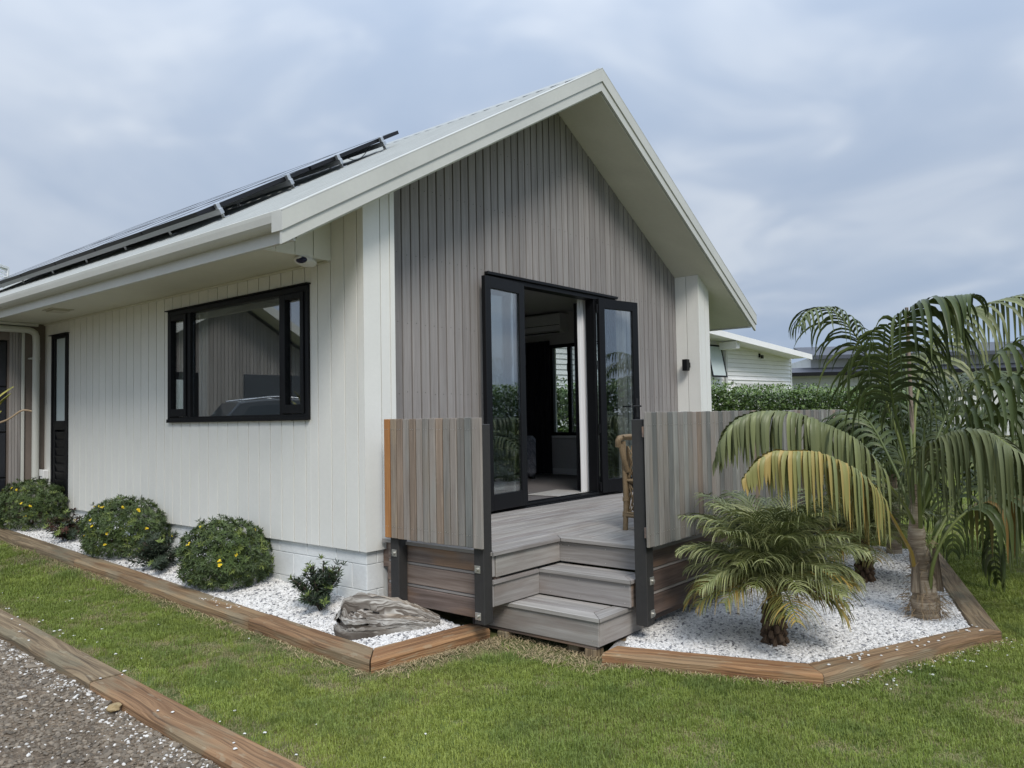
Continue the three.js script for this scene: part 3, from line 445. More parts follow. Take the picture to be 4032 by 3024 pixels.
{ // balustrade beside the house wall
  const b = thing('balustrade', 'short slatted timber balustrade between house corner and steps, one orange slat', 'balustrade'), R = rng(8);
  for (let i = 0; i < 14; i++) { const z0 = 0.174 + i * 0.0677, last = i === 13; const m = i === 0 ? slat[6] : i === 1 ? slat[3] : slat[[2, 4, 2, 4, 0, 4, 2, 0, 4, 0, 1, 4][i - 2] ?? 0]; obj('slat', bb(0.032 + (R() - 0.5) * 0.004, 0.05, 0.66 + (R() - 0.5) * 0.006, 1.53 + (R() - 0.5) * 0.005, z0 + 0.0045, z0 + (last ? 0.086 : 0.063), 0.0025, 1), m, b); }
  for (let i = 0; i < 10; i++) obj('inner_slat', bb(0.0905, 0.107, 0.66, 1.525, 0.286 + i * 0.074, 0.354 + i * 0.074, 0.0025, 1), slat[[0, 4, 2, 1][i % 4]], b);
  obj('rail', [bb(0.0702, 0.09, 0.72, 0.79, 0.284, 1.024, 0.002, 2), bb(0.0702, 0.09, 1.38, 1.45, 0.284, 1.024, 0.002, 2), bb(0.0505, 0.07, 0.72, 0.79, 0.18, 1.12, 0.002, 2), bb(0.0505, 0.07, 1.38, 1.45, 0.18, 1.12, 0.002, 2)], skirtWood[1], b);
  for (const [z0, y0, y1] of [[0.192, 0.1, 1.44], [1.026, 0.15, 1.484]]) { const p = obj('post', bb(0.0705, 0.157, y0, y1, z0, z0 + 0.09, 0.004, 1), M.charcoal, b); if (z0 < 1) bolt(p, [0.0675, 0.545, z0 + 0.045], 0); else { bolt(p, [0.0675, 0.515, z0 + 0.035], 0); bolt(p, [0.0675, 0.205, z0 + 0.035], 0); } }
  const n = []; for (let i = 0; i < 14; i++) for (const y of [0.745, 1.455]) for (const d of [0.02, 0.044]) n.push(cyl(0.003, 0.003, 0.002, 6, [0.0305, y + 0.004 * Math.sin(i * 3), 0.174 + i * 0.0677 + d], 0, Math.PI / 2));
  obj('nail_heads', n, M.steel, b).userData.kind = 'stuff';
}
{ // long balustrade on the garden side
  const b = thing('balustrade', 'long slatted grey timber balustrade on the garden side of the deck behind the palms', 'balustrade'), R = rng(31);
  let x = 0.668, i = 0; const n = [];
  while (x < 4.85) { obj('slat', bb(x + 0.0045, x + (i ? 0.0685 : 0.078), 0.66 + (R() - 0.5) * 0.006, 1.545 + (R() - 0.5) * 0.005, 2.003, 2.021 + (R() - 0.5) * 0.004, 0.0025, 1), slat[[0, 1, 0, 0, 1, 5, 0, 5, 0, 4, 2, 0, 1, 4][i % 14]], b); for (const y of [0.745, 1.46]) for (const d of [0.022, 0.05]) n.push(cyl(0.003, 0.003, 0.002, 6, [x + d, y + 0.004 * Math.sin(i * 3), 2.0235], Math.PI / 2)); x += i ? 0.0735 : 0.08; i++; }
  for (let q = 0.8, k = 0; q < 4.8; q += 0.0735, k++) if (!(q > 2.27 && q < 2.45) && !(q > 3.92 && q < 4.1)) obj('inner_slat', bb(q, q + 0.068, 0.66, 1.54, 1.965, 1.9825, 0.0025, 1), slat[[0, 4, 1, 5][k % 4]], b);
  obj('rail', [bb(0.68, 4.85, 0.72, 0.79, 1.983, 2.0025, 0.002, 0), bb(0.68, 4.85, 1.38, 1.45, 1.983, 2.0025, 0.002, 0)], skirtWood[1], b);
  for (const px of [0.7, 2.35, 4.0]) { const p = obj('post', bb(px, px + 0.092, 0.14, 1.498, 1.893, 1.9825, 0.004, 1), M.charcoal, b); if (px < 1) { bolt(p, [px + 0.062, 0.43, 1.9855], Math.PI / 2); bolt(p, [px + 0.062, 0.215, 1.9855], Math.PI / 2); } }
  obj('nail_heads', n, M.steel, b).userData.kind = 'stuff';
}

// ---------------------------------------------------------------- indoors and on the deck
{
  const ac = thing('air_conditioner', 'white wall-mounted air conditioner high on the inside wall', 'air conditioner', [5.779, 2.92, -2.62]);
  const sh = new THREE.Shape([[0, -0.14], [-0.12, -0.14], [-0.19, -0.1], [-0.21, -0.04], [-0.21, 0.13], [-0.19, 0.15], [0, 0.15]].map((p) => new THREE.Vector2(...p))); const g = new THREE.ExtrudeGeometry(sh, { depth: 0.82, bevelEnabled: false }); g.translate(0, 0, -0.41);
  obj('casing', g, M.white, ac); obj('flap', [bb(-0.185, -0.13, -0.135, -0.128, -0.36, 0.36, 0.002), bb(-0.2135, -0.2105, -0.03, -0.022, -0.4, 0.4, 0.001)], M.seal, ac);
}
function curtain(name, label, p0, p1, y0, y1, amp, folds, mat, group) {
  const n = folds * 10, P = [], I = [], rows = 8, R = rng(Math.floor(p0[0] * 100 + folds)); const dx = p1[0] - p0[0], dz = p1[1] - p0[1], L = Math.hypot(dx, dz), nx = -dz / L, nz = dx / L;
  const ph = [...Array(12)].map(() => R() * 6.28);
  for (const side of [1, -1]) for (let j = 0; j <= rows; j++) for (let i = 0; i <= n; i++) { const t = i / n, v = j / rows, k = amp * (0.6 + 0.4 * v) * (Math.sin(t * folds * 6.283 + 0.4 * Math.sin(v * 3 + ph[1])) + 0.35 * Math.sin(t * folds * 3.1 + ph[2] + v)); P.push(p0[0] + dx * t + nx * (k + side * 0.002), y1 + (y0 - y1) * v, p0[1] + dz * t + nz * (k + side * 0.002)); }
  const m = (rows + 1) * (n + 1); for (let s = 0; s < 2; s++) for (let j = 0; j < rows; j++) for (let i = 0; i < n; i++) { const a = s * m + j * (n + 1) + i; if (s) I.push(a, a + n + 1, a + 1, a + 1, a + n + 1, a + n + 2); else I.push(a, a + 1, a + n + 1, a + 1, a + n + 2, a + n + 1); }
  const g = new THREE.BufferGeometry(); g.setAttribute('position', new THREE.Float32BufferAttribute(P, 3)); g.setIndex(I); g.computeVertexNormals();
  return tag(obj(name, g, mat), label, 'curtain', group);
}
curtain('curtain', 'black curtain hanging left of the far window inside the room', [5.7, -3.0], [5.7, -2.5], 0.66, 2.68, 0.03, 5, M.curtainDark);
curtain('curtain', 'black curtain hanging inside right of the open doorway beside the white one', [3.74, -0.68], [3.79, -0.58], 0.66, 2.86, 0.012, 3, M.curtainDark);
curtain('curtain', 'white curtain gathered at the right edge of the open doorway', [3.56, -0.5], [3.72, -0.47], 0.66, 2.87, 0.018, 3, M.curtainWhite);
curtain('curtain', 'pale curtain with a cord inside the left end of the big side window', [0.2, -3.15], [0.2, -2.62], 0.7, 2.72, 0.025, 5, M.curtainWhite);
{
  const s = thing('sofa', 'grey fabric sofa seen through the open french doors', 'sofa', [4.93, 0.645, -2.7], 0);
  obj('base', bb(-0.9, 0.02, 0.05, 0.3, -0.42, 0.4, 0.04), M.sofa, s);
  obj('arm', bb(-0.06, 0.1, 0.03, 0.61, -0.45, 0.45, 0.05), M.sofa, s); obj('arm', bb(-1.1, -0.9, 0.03, 0.66, -0.45, 0.45, 0.06), M.sofa, s);
  obj('seat_cushion', bb(-0.89, -0.065, 0.302, 0.42, -0.3, 0.44, 0.05), M.sofa, s); obj('backrest', bb(-0.89, -0.065, 0.305, 0.82, -0.46, -0.25, 0.06), M.sofa, s);
  for (const [x, z] of [[0.05, 0.38], [-1.03, 0.38], [0.05, -0.38], [-1.03, -0.38]]) obj('foot', bb(x - 0.03, x + 0.03, 0, 0.029, z - 0.03, z + 0.03, 0.004), M.seal, s);
}
{ const g = cbox(0.62, 0.012, 0.46, 0.005); const m = obj('floor_mat', g, M.mat); m.position.set(3.4, 0.6525, -0.69); m.rotation.y = 0.08; tag(m, 'pale grey woven mat on the carpet inside the doorway', 'mat'); }
{ // wicker armchair
  const wick = dataTex(128, 128, (s, t) => { const a = Math.sin(t * 6.283 * 16) * 0.5 + 0.5, f = 0.55 + 0.45 * a, n = fbm(s * 8, t * 8, 8, 8, 33, 3); return mix3(rgb(172, 150, 116), rgb(134, 112, 82), n).map((v) => v * f); }, true, [6, 4]);
  const wm = std({ map: wick, roughness: 0.7 }), cush = std({ map: dataTex(128, 128, (s, t) => { const f = smooth(0.4, 0.6, vnoise(s * 10, t * 10, 10, 10, 8)); return mix3(rgb(226, 218, 200), rgb(196, 182, 160), f * 0.6); }, true, [3, 3]), roughness: 0.95 });
  const c = thing('wicker_armchair', 'cane armchair with cream cushions on the deck behind the balustrade post', 'armchair', [1.53, yd, 1.33]);
  for (const [x, z, dx] of [[0, 0, 0.03], [0.02, 0.56, 0.03], [0.56, 0.02, -0.04], [0.56, 0.54, -0.04]]) obj('leg', [tube([[x - dx * 0.6, 0.0, z], [x, 0.2, z], [x - dx * 0.2, 0.42, z], [x - dx * 0.7, 0.7, z]], 0.021, 16, 8), cyl(0.026, 0.026, 0.02, 10, [x, 0.13, z]), cyl(0.026, 0.026, 0.03, 10, [x, 0.24, z])], wm, c);
  for (const z of [0, 0.56]) { obj('arm', [tube([[-0.08, 0.66, z - 0.01], [-0.09, 0.715, z], [0.02, 0.73, z], [0.3, 0.725, z], [0.62, 0.76, z]], 0.025, 30, 8), tube([[-0.075, 0.68, z + 0.01], [-0.05, 0.56, z + 0.02], [0.0, 0.46, z + 0.02]], 0.022, 14, 8), tube([[-0.06, 0.735, z - 0.025], [0.3, 0.748, z - 0.028], [0.6, 0.775, z - 0.02]], 0.012, 20, 6), tube([[-0.06, 0.735, z + 0.025], [0.3, 0.748, z + 0.028], [0.6, 0.775, z + 0.02]], 0.012, 20, 6)], wm, c); }
  const lat = []; // diagonal cane lattice of front and sides
  const strand = (a, b) => lat.push(tube([a, [(a[0] + b[0]) / 2, (a[1] + b[1]) / 2, (a[2] + b[2]) / 2], b], 0.0055, 6, 5));
  for (let k = -3; k < 7; k++) for (const y0 of [0.12, 0.4]) { const q = (u, y) => [0.012, y, u], h = 0.26, z = k * 0.09; const cl = (u) => Math.min(0.54, Math.max(0.02, u)); strand(q(cl(z), y0), q(cl(z + 0.18), y0 + h)); strand(q(cl(z + 0.18), y0), q(cl(z), y0 + h)); }
  for (let k = -3; k < 7; k++) for (const z of [0.01, 0.55]) { const cl = (u) => Math.min(0.54, Math.max(0.02, u)), x = k * 0.09; strand([cl(x), 0.14, z], [cl(x + 0.18), 0.66, z]); strand([cl(x + 0.18), 0.14, z], [cl(x), 0.66, z]); }
  obj('lattice', lat, wm, c).userData.kind = 'stuff';
  obj('braid_band', [tube([[-0.01, 0.115, -0.02], [-0.012, 0.11, 0.28], [-0.01, 0.115, 0.58]], 0.016, 16, 7), tube([[-0.01, 0.135, -0.02], [-0.012, 0.13, 0.28], [-0.01, 0.135, 0.58]], 0.012, 16, 7), tube([[0, 0.115, 0], [0.3, 0.115, 0], [0.56, 0.115, 0]], 0.016, 16, 7), tube([[0, 0.39, -0.01], [0, 0.385, 0.28], [0, 0.39, 0.57]], 0.013, 16, 7)], wm, c);
  const pad = (sx, sy, sz) => { const g = new THREE.SphereGeometry(1, 28, 18), p = g.attributes.position; for (let i = 0; i < p.count; i++) { const f = (v) => Math.sign(v) * Math.pow(Math.abs(v), 0.45); p.setXYZ(i, f(p.getX(i)) * sx, f(p.getY(i)) * sy, f(p.getZ(i)) * sz); } g.computeVertexNormals(); return g; };
  obj('seat', bb(0.01, 0.57, 0.36, 0.4, 0.01, 0.55, 0.01), wm, c);
  const k1 = obj('seat_cushion', pad(0.27, 0.055, 0.26), cush, c); k1.position.set(0.28, 0.46, 0.28); const k2 = obj('back_cushion', pad(0.09, 0.2, 0.25), cush, c); k2.position.set(0.5, 0.62, 0.28); k2.rotation.z = -0.2;
  const k3 = obj('scatter_cushion', pad(0.07, 0.17, 0.19), cush, c); k3.position.set(0.3, 0.65, 0.16); k3.rotation.set(0, 0.5, -0.35);
  obj('back', bb(0.58, 0.61, 0.36, 0.84, 0.0, 0.56, 0.012), wm, c);
}

// ---------------------------------------------------------------- garden edging
function sleeper(pts, y0, y1, mat, label, group) { // plan corners, level at each end follows the ground
  const P = [], N = [], U = [], du = uvr() * 5, dv = uvr() * 9; const [a, b, c, d] = pts; // a-b outer, d-c inner, a/d near end
  const th = 0.012, E = (p, q, t) => [p[0] + (q[0] - p[0]) * t, p[1] + (q[1] - p[1]) * t]; const len = Math.hypot(b[0] - a[0], b[1] - a[1]); const n = Math.max(6, Math.round(len / 0.12)); const R = rng(Math.floor((a[0] + 9) * 911 + (b[1] + 9) * 77));
  const rows = []; for (let i = 0; i <= n; i++) { const t = i / n, o = E(a, b, t), q = E(d, c, t), oi = E(o, q, th / 0.2), qi = E(q, o, th / 0.2), to = G(...o) + y1, ti = G(...q) + y1, bo = G(...o) + y0; const j = () => (R() - 0.5) * 0.005; rows.push([[o[0], bo, o[1]], [o[0], to - th + j() * 0.6, o[1]], [oi[0], to + j() * 0.5, oi[1]], [qi[0], ti + j() * 0.5, qi[1]], [q[0], ti - th, q[1]], [q[0], bo, q[1]]].map((p, k) => ({ p, t: t * len, k }))); }
  const w = [0, 0.1, 0.115, 0.3, 0.315, 0.4]; const tri = (A, B, C) => { const n3 = V(...B.p).sub(V(...A.p)).cross(V(...C.p).sub(V(...A.p))).normalize(); for (const q of [A, B, C]) { P.push(...q.p); N.push(n3.x, n3.y, n3.z); U.push(w[q.k] + du, q.t + dv); } };
  let cx = 0, cz = 0; for (const p of pts) { cx += p[0] / 4; cz += p[1] / 4; } const flip = (b[0] - a[0]) * (cz - a[1]) - (b[1] - a[1]) * (cx - a[0]) < 0;
  const q4 = (A, B, C, D) => { if (flip) { tri(A, C, B); tri(A, D, C); } else { tri(A, B, C); tri(A, C, D); } };
  for (let i = 0; i < n; i++) for (let k = 0; k < 5; k++) q4(rows[i][k], rows[i + 1][k], rows[i + 1][k + 1], rows[i][k + 1]);
  for (const [r, s] of [[rows[0], 1], [rows[n], 0]]) for (let k = 1; k < 5; k++) { if (!!s !== flip) tri(r[0], r[k], r[k + 1]); else tri(r[0], r[k + 1], r[k]); }
  const g = new THREE.BufferGeometry(); g.setAttribute('position', new THREE.Float32BufferAttribute(P, 3)); g.setAttribute('normal', new THREE.Float32BufferAttribute(N, 3)); g.setAttribute('uv', new THREE.Float32BufferAttribute(U, 2));
  return tag(obj('timber_sleeper', g, mat), label, 'garden edging', group);
}
sleeper([[-0.72, 0.885], [-0.722, -0.42], [-0.53, -0.42], [-0.53, 0.7]], -0.02, 0.074, sleeperWood[1], 'brown timber sleeper edging beside the driftwood, ending at the mitred bed corner');
sleeper([[-0.722, -0.428], [-0.725, -3.4], [-0.53, -3.4], [-0.53, -0.428]], -0.02, 0.07, sleeperWood[0], 'long split brown sleeper along the lawn in front of two round bushes');
sleeper([[-0.725, -3.405], [-0.73, -6.6], [-0.54, -6.6], [-0.53, -3.405]], -0.02, 0.06, sleeperWood[2], 'pale brown sleeper at the far end of the wall bed below the down pipe');
sleeper([[0.27, 0.985], [-0.712, 0.89], [-0.525, 0.704], [0.27, 0.79]], -0.02, 0.074, sleeperWood[3], 'reddish sleeper running from the mitred bed corner to the balustrade post');
sleeper([[-1.945, 1.9], [-1.945, -0.04], [-1.75, -0.04], [-1.75, 1.9]], -0.03, 0.055, sleeperWood[1], 'lichen spotted reddish sleeper between gravel drive and lawn', 'sleepers along the gravel drive');
sleeper([[-1.945, -0.048], [-1.945, -2.6], [-1.75, -2.6], [-1.75, -0.048]], -0.03, 0.06, sleeperWood[2], 'grey brown sleeper between gravel drive and lawn beyond the lichen spotted one');
sleeper([[-1.945, -2.606], [-1.945, -6.0], [-1.75, -6.0], [-1.75, -2.606]], -0.03, 0.06, sleeperWood[0], 'farthest brown sleeper along the gravel drive towards the entrance door');
{
  const inner = [[0.53, 1.86], [0.93, 2.93], [2.4, 3.545], [5.4, 2.59]], o = rightBedOuter, L = ['orange brown sleeper starting beside the steps in front of the small palm', 'brown sleeper with scattered white stones on top in front of the tall palm', 'shaded brown sleeper running back past the tall palm trunk'];
  for (let i = 0; i < 3; i++) sleeper([o[i + 1], o[i], inner[i], inner[i + 1]].map((p, k) => (k === 0 || k === 3 ? [p[0] - 0.003 * (o[i + 1][0] - o[i][0]), p[1] - 0.003 * (o[i + 1][1] - o[i][1])] : p)), -0.03, 0.075, sleeperWood[[3, 0, 2][i]], L[i]);
}

// ---------------------------------------------------------------- beds, pebbles, gravel
const bedY = {
  left: (x, z) => { const edge = G(x, z) + 0.05; return edge + 0.055 * smooth(-0.5, 0.05, x) * smooth(0.75, 0.2, z) + 0.012 * (fbm(x * 3, z * 3, 0, 0, 71, 3) - 0.5); },
  right: (x, z) => G(x, z) + 0.064 + 0.02 * (fbm(x * 2.2, z * 2.2, 0, 0, 72, 3) - 0.4),
};
function bedSheet(name, poly, yf, step, mat) {
  const P = [], I = [], U = []; let x0 = 1e9, x1 = -1e9, z0 = 1e9, z1 = -1e9; for (const [a, b] of poly) { x0 = Math.min(x0, a); x1 = Math.max(x1, a); z0 = Math.min(z0, b); z1 = Math.max(z1, b); }
  const sh = new THREE.ShapeGeometry(new THREE.Shape(poly.map((p) => new THREE.Vector2(...p)))); // split finely so that it follows the ground
  let tris = []; const ps = sh.attributes.position, ix = sh.index.array; for (let i = 0; i < ix.length; i += 3) tris.push([0, 1, 2].map((k) => [ps.getX(ix[i + k]), ps.getY(ix[i + k])]));
  for (let it = 0; it < 12; it++) { const nx = []; let any = false; for (const t of tris) { let b = 0, l = 0; for (let k = 0; k < 3; k++) { const d = Math.hypot(t[k][0] - t[(k + 1) % 3][0], t[k][1] - t[(k + 1) % 3][1]); if (d > l) { l = d; b = k; } } if (l < step) { nx.push(t); continue; } any = true; const p = t[b], q = t[(b + 1) % 3], r = t[(b + 2) % 3], m = [(p[0] + q[0]) / 2, (p[1] + q[1]) / 2]; nx.push([p, m, r], [m, q, r]); } tris = nx; if (!any) break; }
  for (const t of tris) { const cr = (t[1][0] - t[0][0]) * (t[2][1] - t[0][1]) - (t[1][1] - t[0][1]) * (t[2][0] - t[0][0]); for (const p of cr > 0 ? [t[0], t[2], t[1]] : t) { P.push(p[0], yf(p[0], p[1]), p[1]); U.push(p[0], p[1]); } }
  const g = new THREE.BufferGeometry(); g.setAttribute('position', new THREE.Float32BufferAttribute(P, 3)); g.setAttribute('uv', new THREE.Float32BufferAttribute(U, 2)); g.computeVertexNormals(); return structure(obj(name, g, mat));
}
const pebbleGeo = (seed) => { const g0 = new THREE.IcosahedronGeometry(1, 1); const p = g0.attributes.position; for (let i = 0; i < p.count; i++) { const k = 0.78 + 0.44 * hash(Math.round(p.getX(i) * 50), Math.round(p.getY(i) * 50), Math.round(p.getZ(i) * 50) + seed); p.setXYZ(i, p.getX(i) * k, p.getY(i) * k, p.getZ(i) * k); } g0.computeVertexNormals(); return g0; };
function scatter(name, geo, mat, list, label, category) { // list of [x,y,z, sx,sy,sz, rx,ry,rz, r,g,b]
  const m = shade(new THREE.InstancedMesh(geo, mat, list.length)); m.name = numbered(name); const o = new THREE.Object3D(), c = new THREE.Color();
  list.forEach((l, i) => { o.position.set(l[0], l[1], l[2]); o.scale.set(l[3], l[4], l[5]); o.rotation.set(l[6], l[7], l[8]); o.updateMatrix(); m.setMatrixAt(i, o.matrix); c.setRGB(l[9], l[10], l[11]); m.setColorAt(i, c); });
  m.userData.kind = 'stuff'; scene.add(m); if (label) tag(m, label, category); return m;
}
const stoneMat = std({ color: 0xffffff, roughness: 0.8 });
{
  const base = std({ map: dataTex(256, 256, (s, t) => { const f = fbm(s * 50, t * 50, 50, 50, 91, 2); return mix3(rgb(120, 118, 116), rgb(196, 194, 192), f); }, true, [2, 2]), roughness: 1 });
  bedSheet('wall_bed', leftBed, (x, z) => bedY.left(x, z) - 0.006, 0.14, base); bedSheet('palm_bed', rightBed, (x, z) => bedY.right(x, z) - 0.006, 0.16, base);
  const R = rng(303), g = pebbleGeo(3);
  const tone = () => { const t = R(); const k = t < 0.66 ? 0.66 + R() * 0.2 : t < 0.9 ? 0.4 + R() * 0.26 : 0.12 + R() * 0.2; return t < 0.9 ? [k, k * 0.985, k * 0.96] : [k, k, k * 1.05]; };
  const make = (poly, yf, n, x0, x1, z0, z1, far) => { const out = []; while (out.length < n) { const x = x0 + R() * (x1 - x0), z = z0 + R() * (z1 - z0); if (R() < far(x, z)) continue; if (!inside([x, z], poly)) continue; const s = 0.0055 + R() * R() * 0.008, c = tone(); out.push([x, yf(x, z) + (R() - 0.35) * 0.006, z, s * (1 + R() * 0.7), s * (0.55 + R() * 0.4), s, (R() - 0.5) * 0.7, R() * 6.28, (R() - 0.5) * 0.7, ...c]); } return out; };
  scatter('white_pebbles', g, stoneMat, make([[-0.535, 0.7], [0.24, 0.785], [0.25, 0.1], [0.03, -0.03], [0.03, -6.2], [-0.535, -6.2]], bedY.left, 34000, -0.54, 0.25, -6.2, 0.79, (x, z) => (z < -2.5 ? 0.5 : 0)), 'white and grey pebbles in the bed along the house wall', 'pebbles');
  scatter('white_pebbles', g, stoneMat, make([[0.54, 1.9], [0.94, 2.92], [2.4, 3.535], [5.4, 2.58], [5.4, 1.72], [0.9, 1.72]], bedY.right, 62000, 0.4, 5.4, 1.7, 3.55, (x) => (x > 3.4 ? 0.6 : 0)), 'white and grey pebbles in the bed around the palms', 'pebbles');
  // strays on sleepers and lawn
  const st = []; const put = (x, z, y) => { const s = 0.0045 + R() * 0.0045, k = 0.66 + R() * 0.15; st.push([x, y, z, s * 1.3, s * 0.5, s, 0, R() * 6.28, 0, k, k, k * 0.97]); };
  for (let i = 0; i < 60; i++) { const t = R(), q = Math.pow(R(), 1.4); const x = 0.93 + 1.47 * t + 0.05 * (1 - q), z = 2.93 + 0.615 * t + 0.17 * q * 0.9; put(x, z, G(x, z) + 0.08); }
  for (let i = 0; i < 26; i++) { const x = -0.55 - R() * 0.12, z = -1.0 + (R() - 0.5) * 0.5; put(x, z, G(x, z) + 0.068); }
  for (let i = 0; i < 10; i++) { const x = -1.78 - R() * 0.14, z = -2 + R() * 3.6; put(x, z, G(x, z) + 0.062); }
  for (let i = 0; i < 60; i++) { const t = R(), x = 0.8 + 1.6 * t + R() * R() * 0.25, z = 3.13 + 0.63 * t + R() * R() * 0.35; put(x, z, G(x, z) + 0.014); }
  for (let i = 0; i < 44; i++) { const x = -1.7 + R() * R() * 0.95, z = -4 + R() * 6; put(x, z, G(x, z) + 0.014); }
  scatter('stray_pebbles', g, stoneMat, st, 'loose white stones lying on the sleepers and lawn edges', 'pebbles');
}
{ // gravel drive
  const t = dataTex(512, 512, (s, v) => { const a = fbm(s * 70, v * 70, 70, 70, 93, 3), b = fbm(s * 6, v * 6, 6, 6, 94, 4); const c = mix3(rgb(84, 73, 60), rgb(134, 119, 101), sat(a * 1.5 - 0.2)); const f = 0.8 + 0.4 * b; return c.map((k) => k * f); }, true, [0.8, 0.8]);
  const poly = [[-1.94, 6], [-1.94, -6], [-9, -12], [-14, -12], [-14, 6]];
  const yf = (x, z) => G(x, z) + 0.008 + 0.02 * (fbm(x * 2.5 + 9, z * 2.5, 0, 0, 95, 4) - 0.5);
  bedSheet('driveway', poly, yf, 0.22, std({ map: t, roughness: 1, bumpMap: rep(speckBump, 3, 3), bumpScale: 0.012 }));
  const R = rng(404), out = []; const g = pebbleGeo(9);
  while (out.length < 60000) { const e = Math.pow(R(), 1.3), x = -1.95 - e * 3.2, z = -4.2 + R() * 7.2; const s0 = R(); const near = -1.95 - x; const w = s0 < (near < 0.16 ? 0.4 * (1 - near / 0.2) * (fbm(z * 3, 1, 0, 0, 97, 2) + 0.2) + 0.05 : 0.05); let s = w ? 0.003 + R() * 0.0048 : 0.003 + R() * R() * 0.012; if (R() < 0.003) s *= 2.2; const k = w ? 0.48 + R() * 0.25 : 0.1 + R() * 0.16; out.push([x, yf(x, z) + s * 0.2, z, s * (1 + R() * 0.9), s * (0.5 + R() * 0.4), s, (R() - 0.5) * 0.9, R() * 6.28, (R() - 0.5) * 0.9, k, k * (w ? 0.97 : 0.83), k * (w ? 0.91 : 0.63)]); }
  scatter('drive_gravel', g, stoneMat, out, 'brown crushed gravel and white shell chips on the driveway', 'gravel');
  const o = tag(obj('stone', pebbleGeo(12).scale(0.045, 0.02, 0.03), std({ map: paintTex(44, rgb(168, 148, 110), 0.2), roughness: 0.9 })), 'flat tan stone against the sleeper at the gravel edge', 'stone'); o.position.set(-1.985, G(-2, 0.35) + 0.035, 0.36); o.rotation.y = 0.5;
}
{ // driftwood
  const A = V(-0.32, 0, 0.06), B = V(-0.5, 0, 0.46), C = V(0.14, 0, 0.62), m0 = A.clone().add(B).multiplyScalar(0.5), ud = C.clone().sub(m0), L = ud.length(); ud.normalize(); const vd = V(ud.z, 0, -ud.x); // vd points to the house side
  const nu = 150, nv = 130, P = [], U = [], I = [];
  for (let i = 0; i <= nu; i++) for (let j = 0; j <= nv; j++) {
    const u = i / nu, ph = (j / nv) * Math.PI * 2, cv = Math.cos(ph), sv = Math.sin(ph);
    const half = (0.235 * Math.pow(1 - u, 0.7) + 0.012) * Math.sqrt(Math.max(0, 1 - Math.pow(Math.max(0, 1 - 2 * u), 7)));
    const v = cv * half, vn = cv; // + is the high house side
    const cre = 0.02 - 0.2 * u + 0.05 * Math.sin(u * 9), fr = (vn + 1) / (cre + 1), bk = (vn - cre) / (1 - cre); // a low front plate and a high back lobe with a step between them
    let H = vn < cre ? 0.055 + 0.075 * Math.pow(sat(fr), 0.8) : 0.1 + 0.13 * smooth(0.0, 0.35, bk) * (1 - 0.5 * smooth(0.55, 1, bk)) * smooth(-0.05, 0.22, u + 0.25 * (1 - bk) - 0.1);
    if (vn > cre && bk < 0.12) H -= 0.05 * (1 - u);
    H *= 1 - 0.75 * u * u;
    const sw = vn + 0.35 * u + 0.06 * Math.sin(u * 5 + 1), st = fbm(u * 2.4 + vn * 0.4, sw * 8, 0, 0, 133, 4), rid = 1 - Math.abs(2 * fbm(u * 2.0, sw * 17, 0, 0, 140, 3) - 1), fin = fbm(u * 5, sw * 46, 0, 0, 144, 2);
    const up = sv > 0 ? Math.pow(sv, 0.25) : -Math.pow(-sv, 0.8) * 0.3;
    const y = up * H + (sv > 0 ? ((st - 0.5) * 0.05 + (rid - 0.75) * 0.05 + (fin - 0.5) * 0.03) * Math.min(1, sv * 3) * (1 - 0.7 * u * u) : 0), e = 1 + (st - 0.5) * 0.45;
    const q = m0.clone().addScaledVector(ud, u * L * 1.04 - 0.02 + (fbm(vn * 4 + 3, u * 2, 0, 0, 151, 3) - 0.5) * 0.16 * (1 - u)).addScaledVector(vd, v * e);
    P.push(q.x, G(q.x, q.z) + 0.06 + y, q.z); U.push(sw * 0.28 + st * 0.1, u * 0.6);
  }
  for (let i = 0; i < nu; i++) for (let j = 0; j < nv; j++) { const a = i * (nv + 1) + j; I.push(a, a + 1, a + nv + 1, a + 1, a + nv + 2, a + nv + 1); }
  const g = new THREE.BufferGeometry(); g.setAttribute('position', new THREE.Float32BufferAttribute(P, 3)); g.setAttribute('uv', new THREE.Float32BufferAttribute(U, 2)); g.setIndex(I); g.computeVertexNormals();
  const dm = wood(woodTex(700, rgb(190, 187, 180), rgb(88, 80, 72), rgb(146, 126, 104), { stain: 0.5, blot: 0.6, streak: 1.7 }), 0.9, 0.012); dm.side = THREE.DoubleSide;
  tag(obj('driftwood', g, dm), 'weathered grey driftwood stump lying on the pebbles at the bed corner', 'driftwood');
}

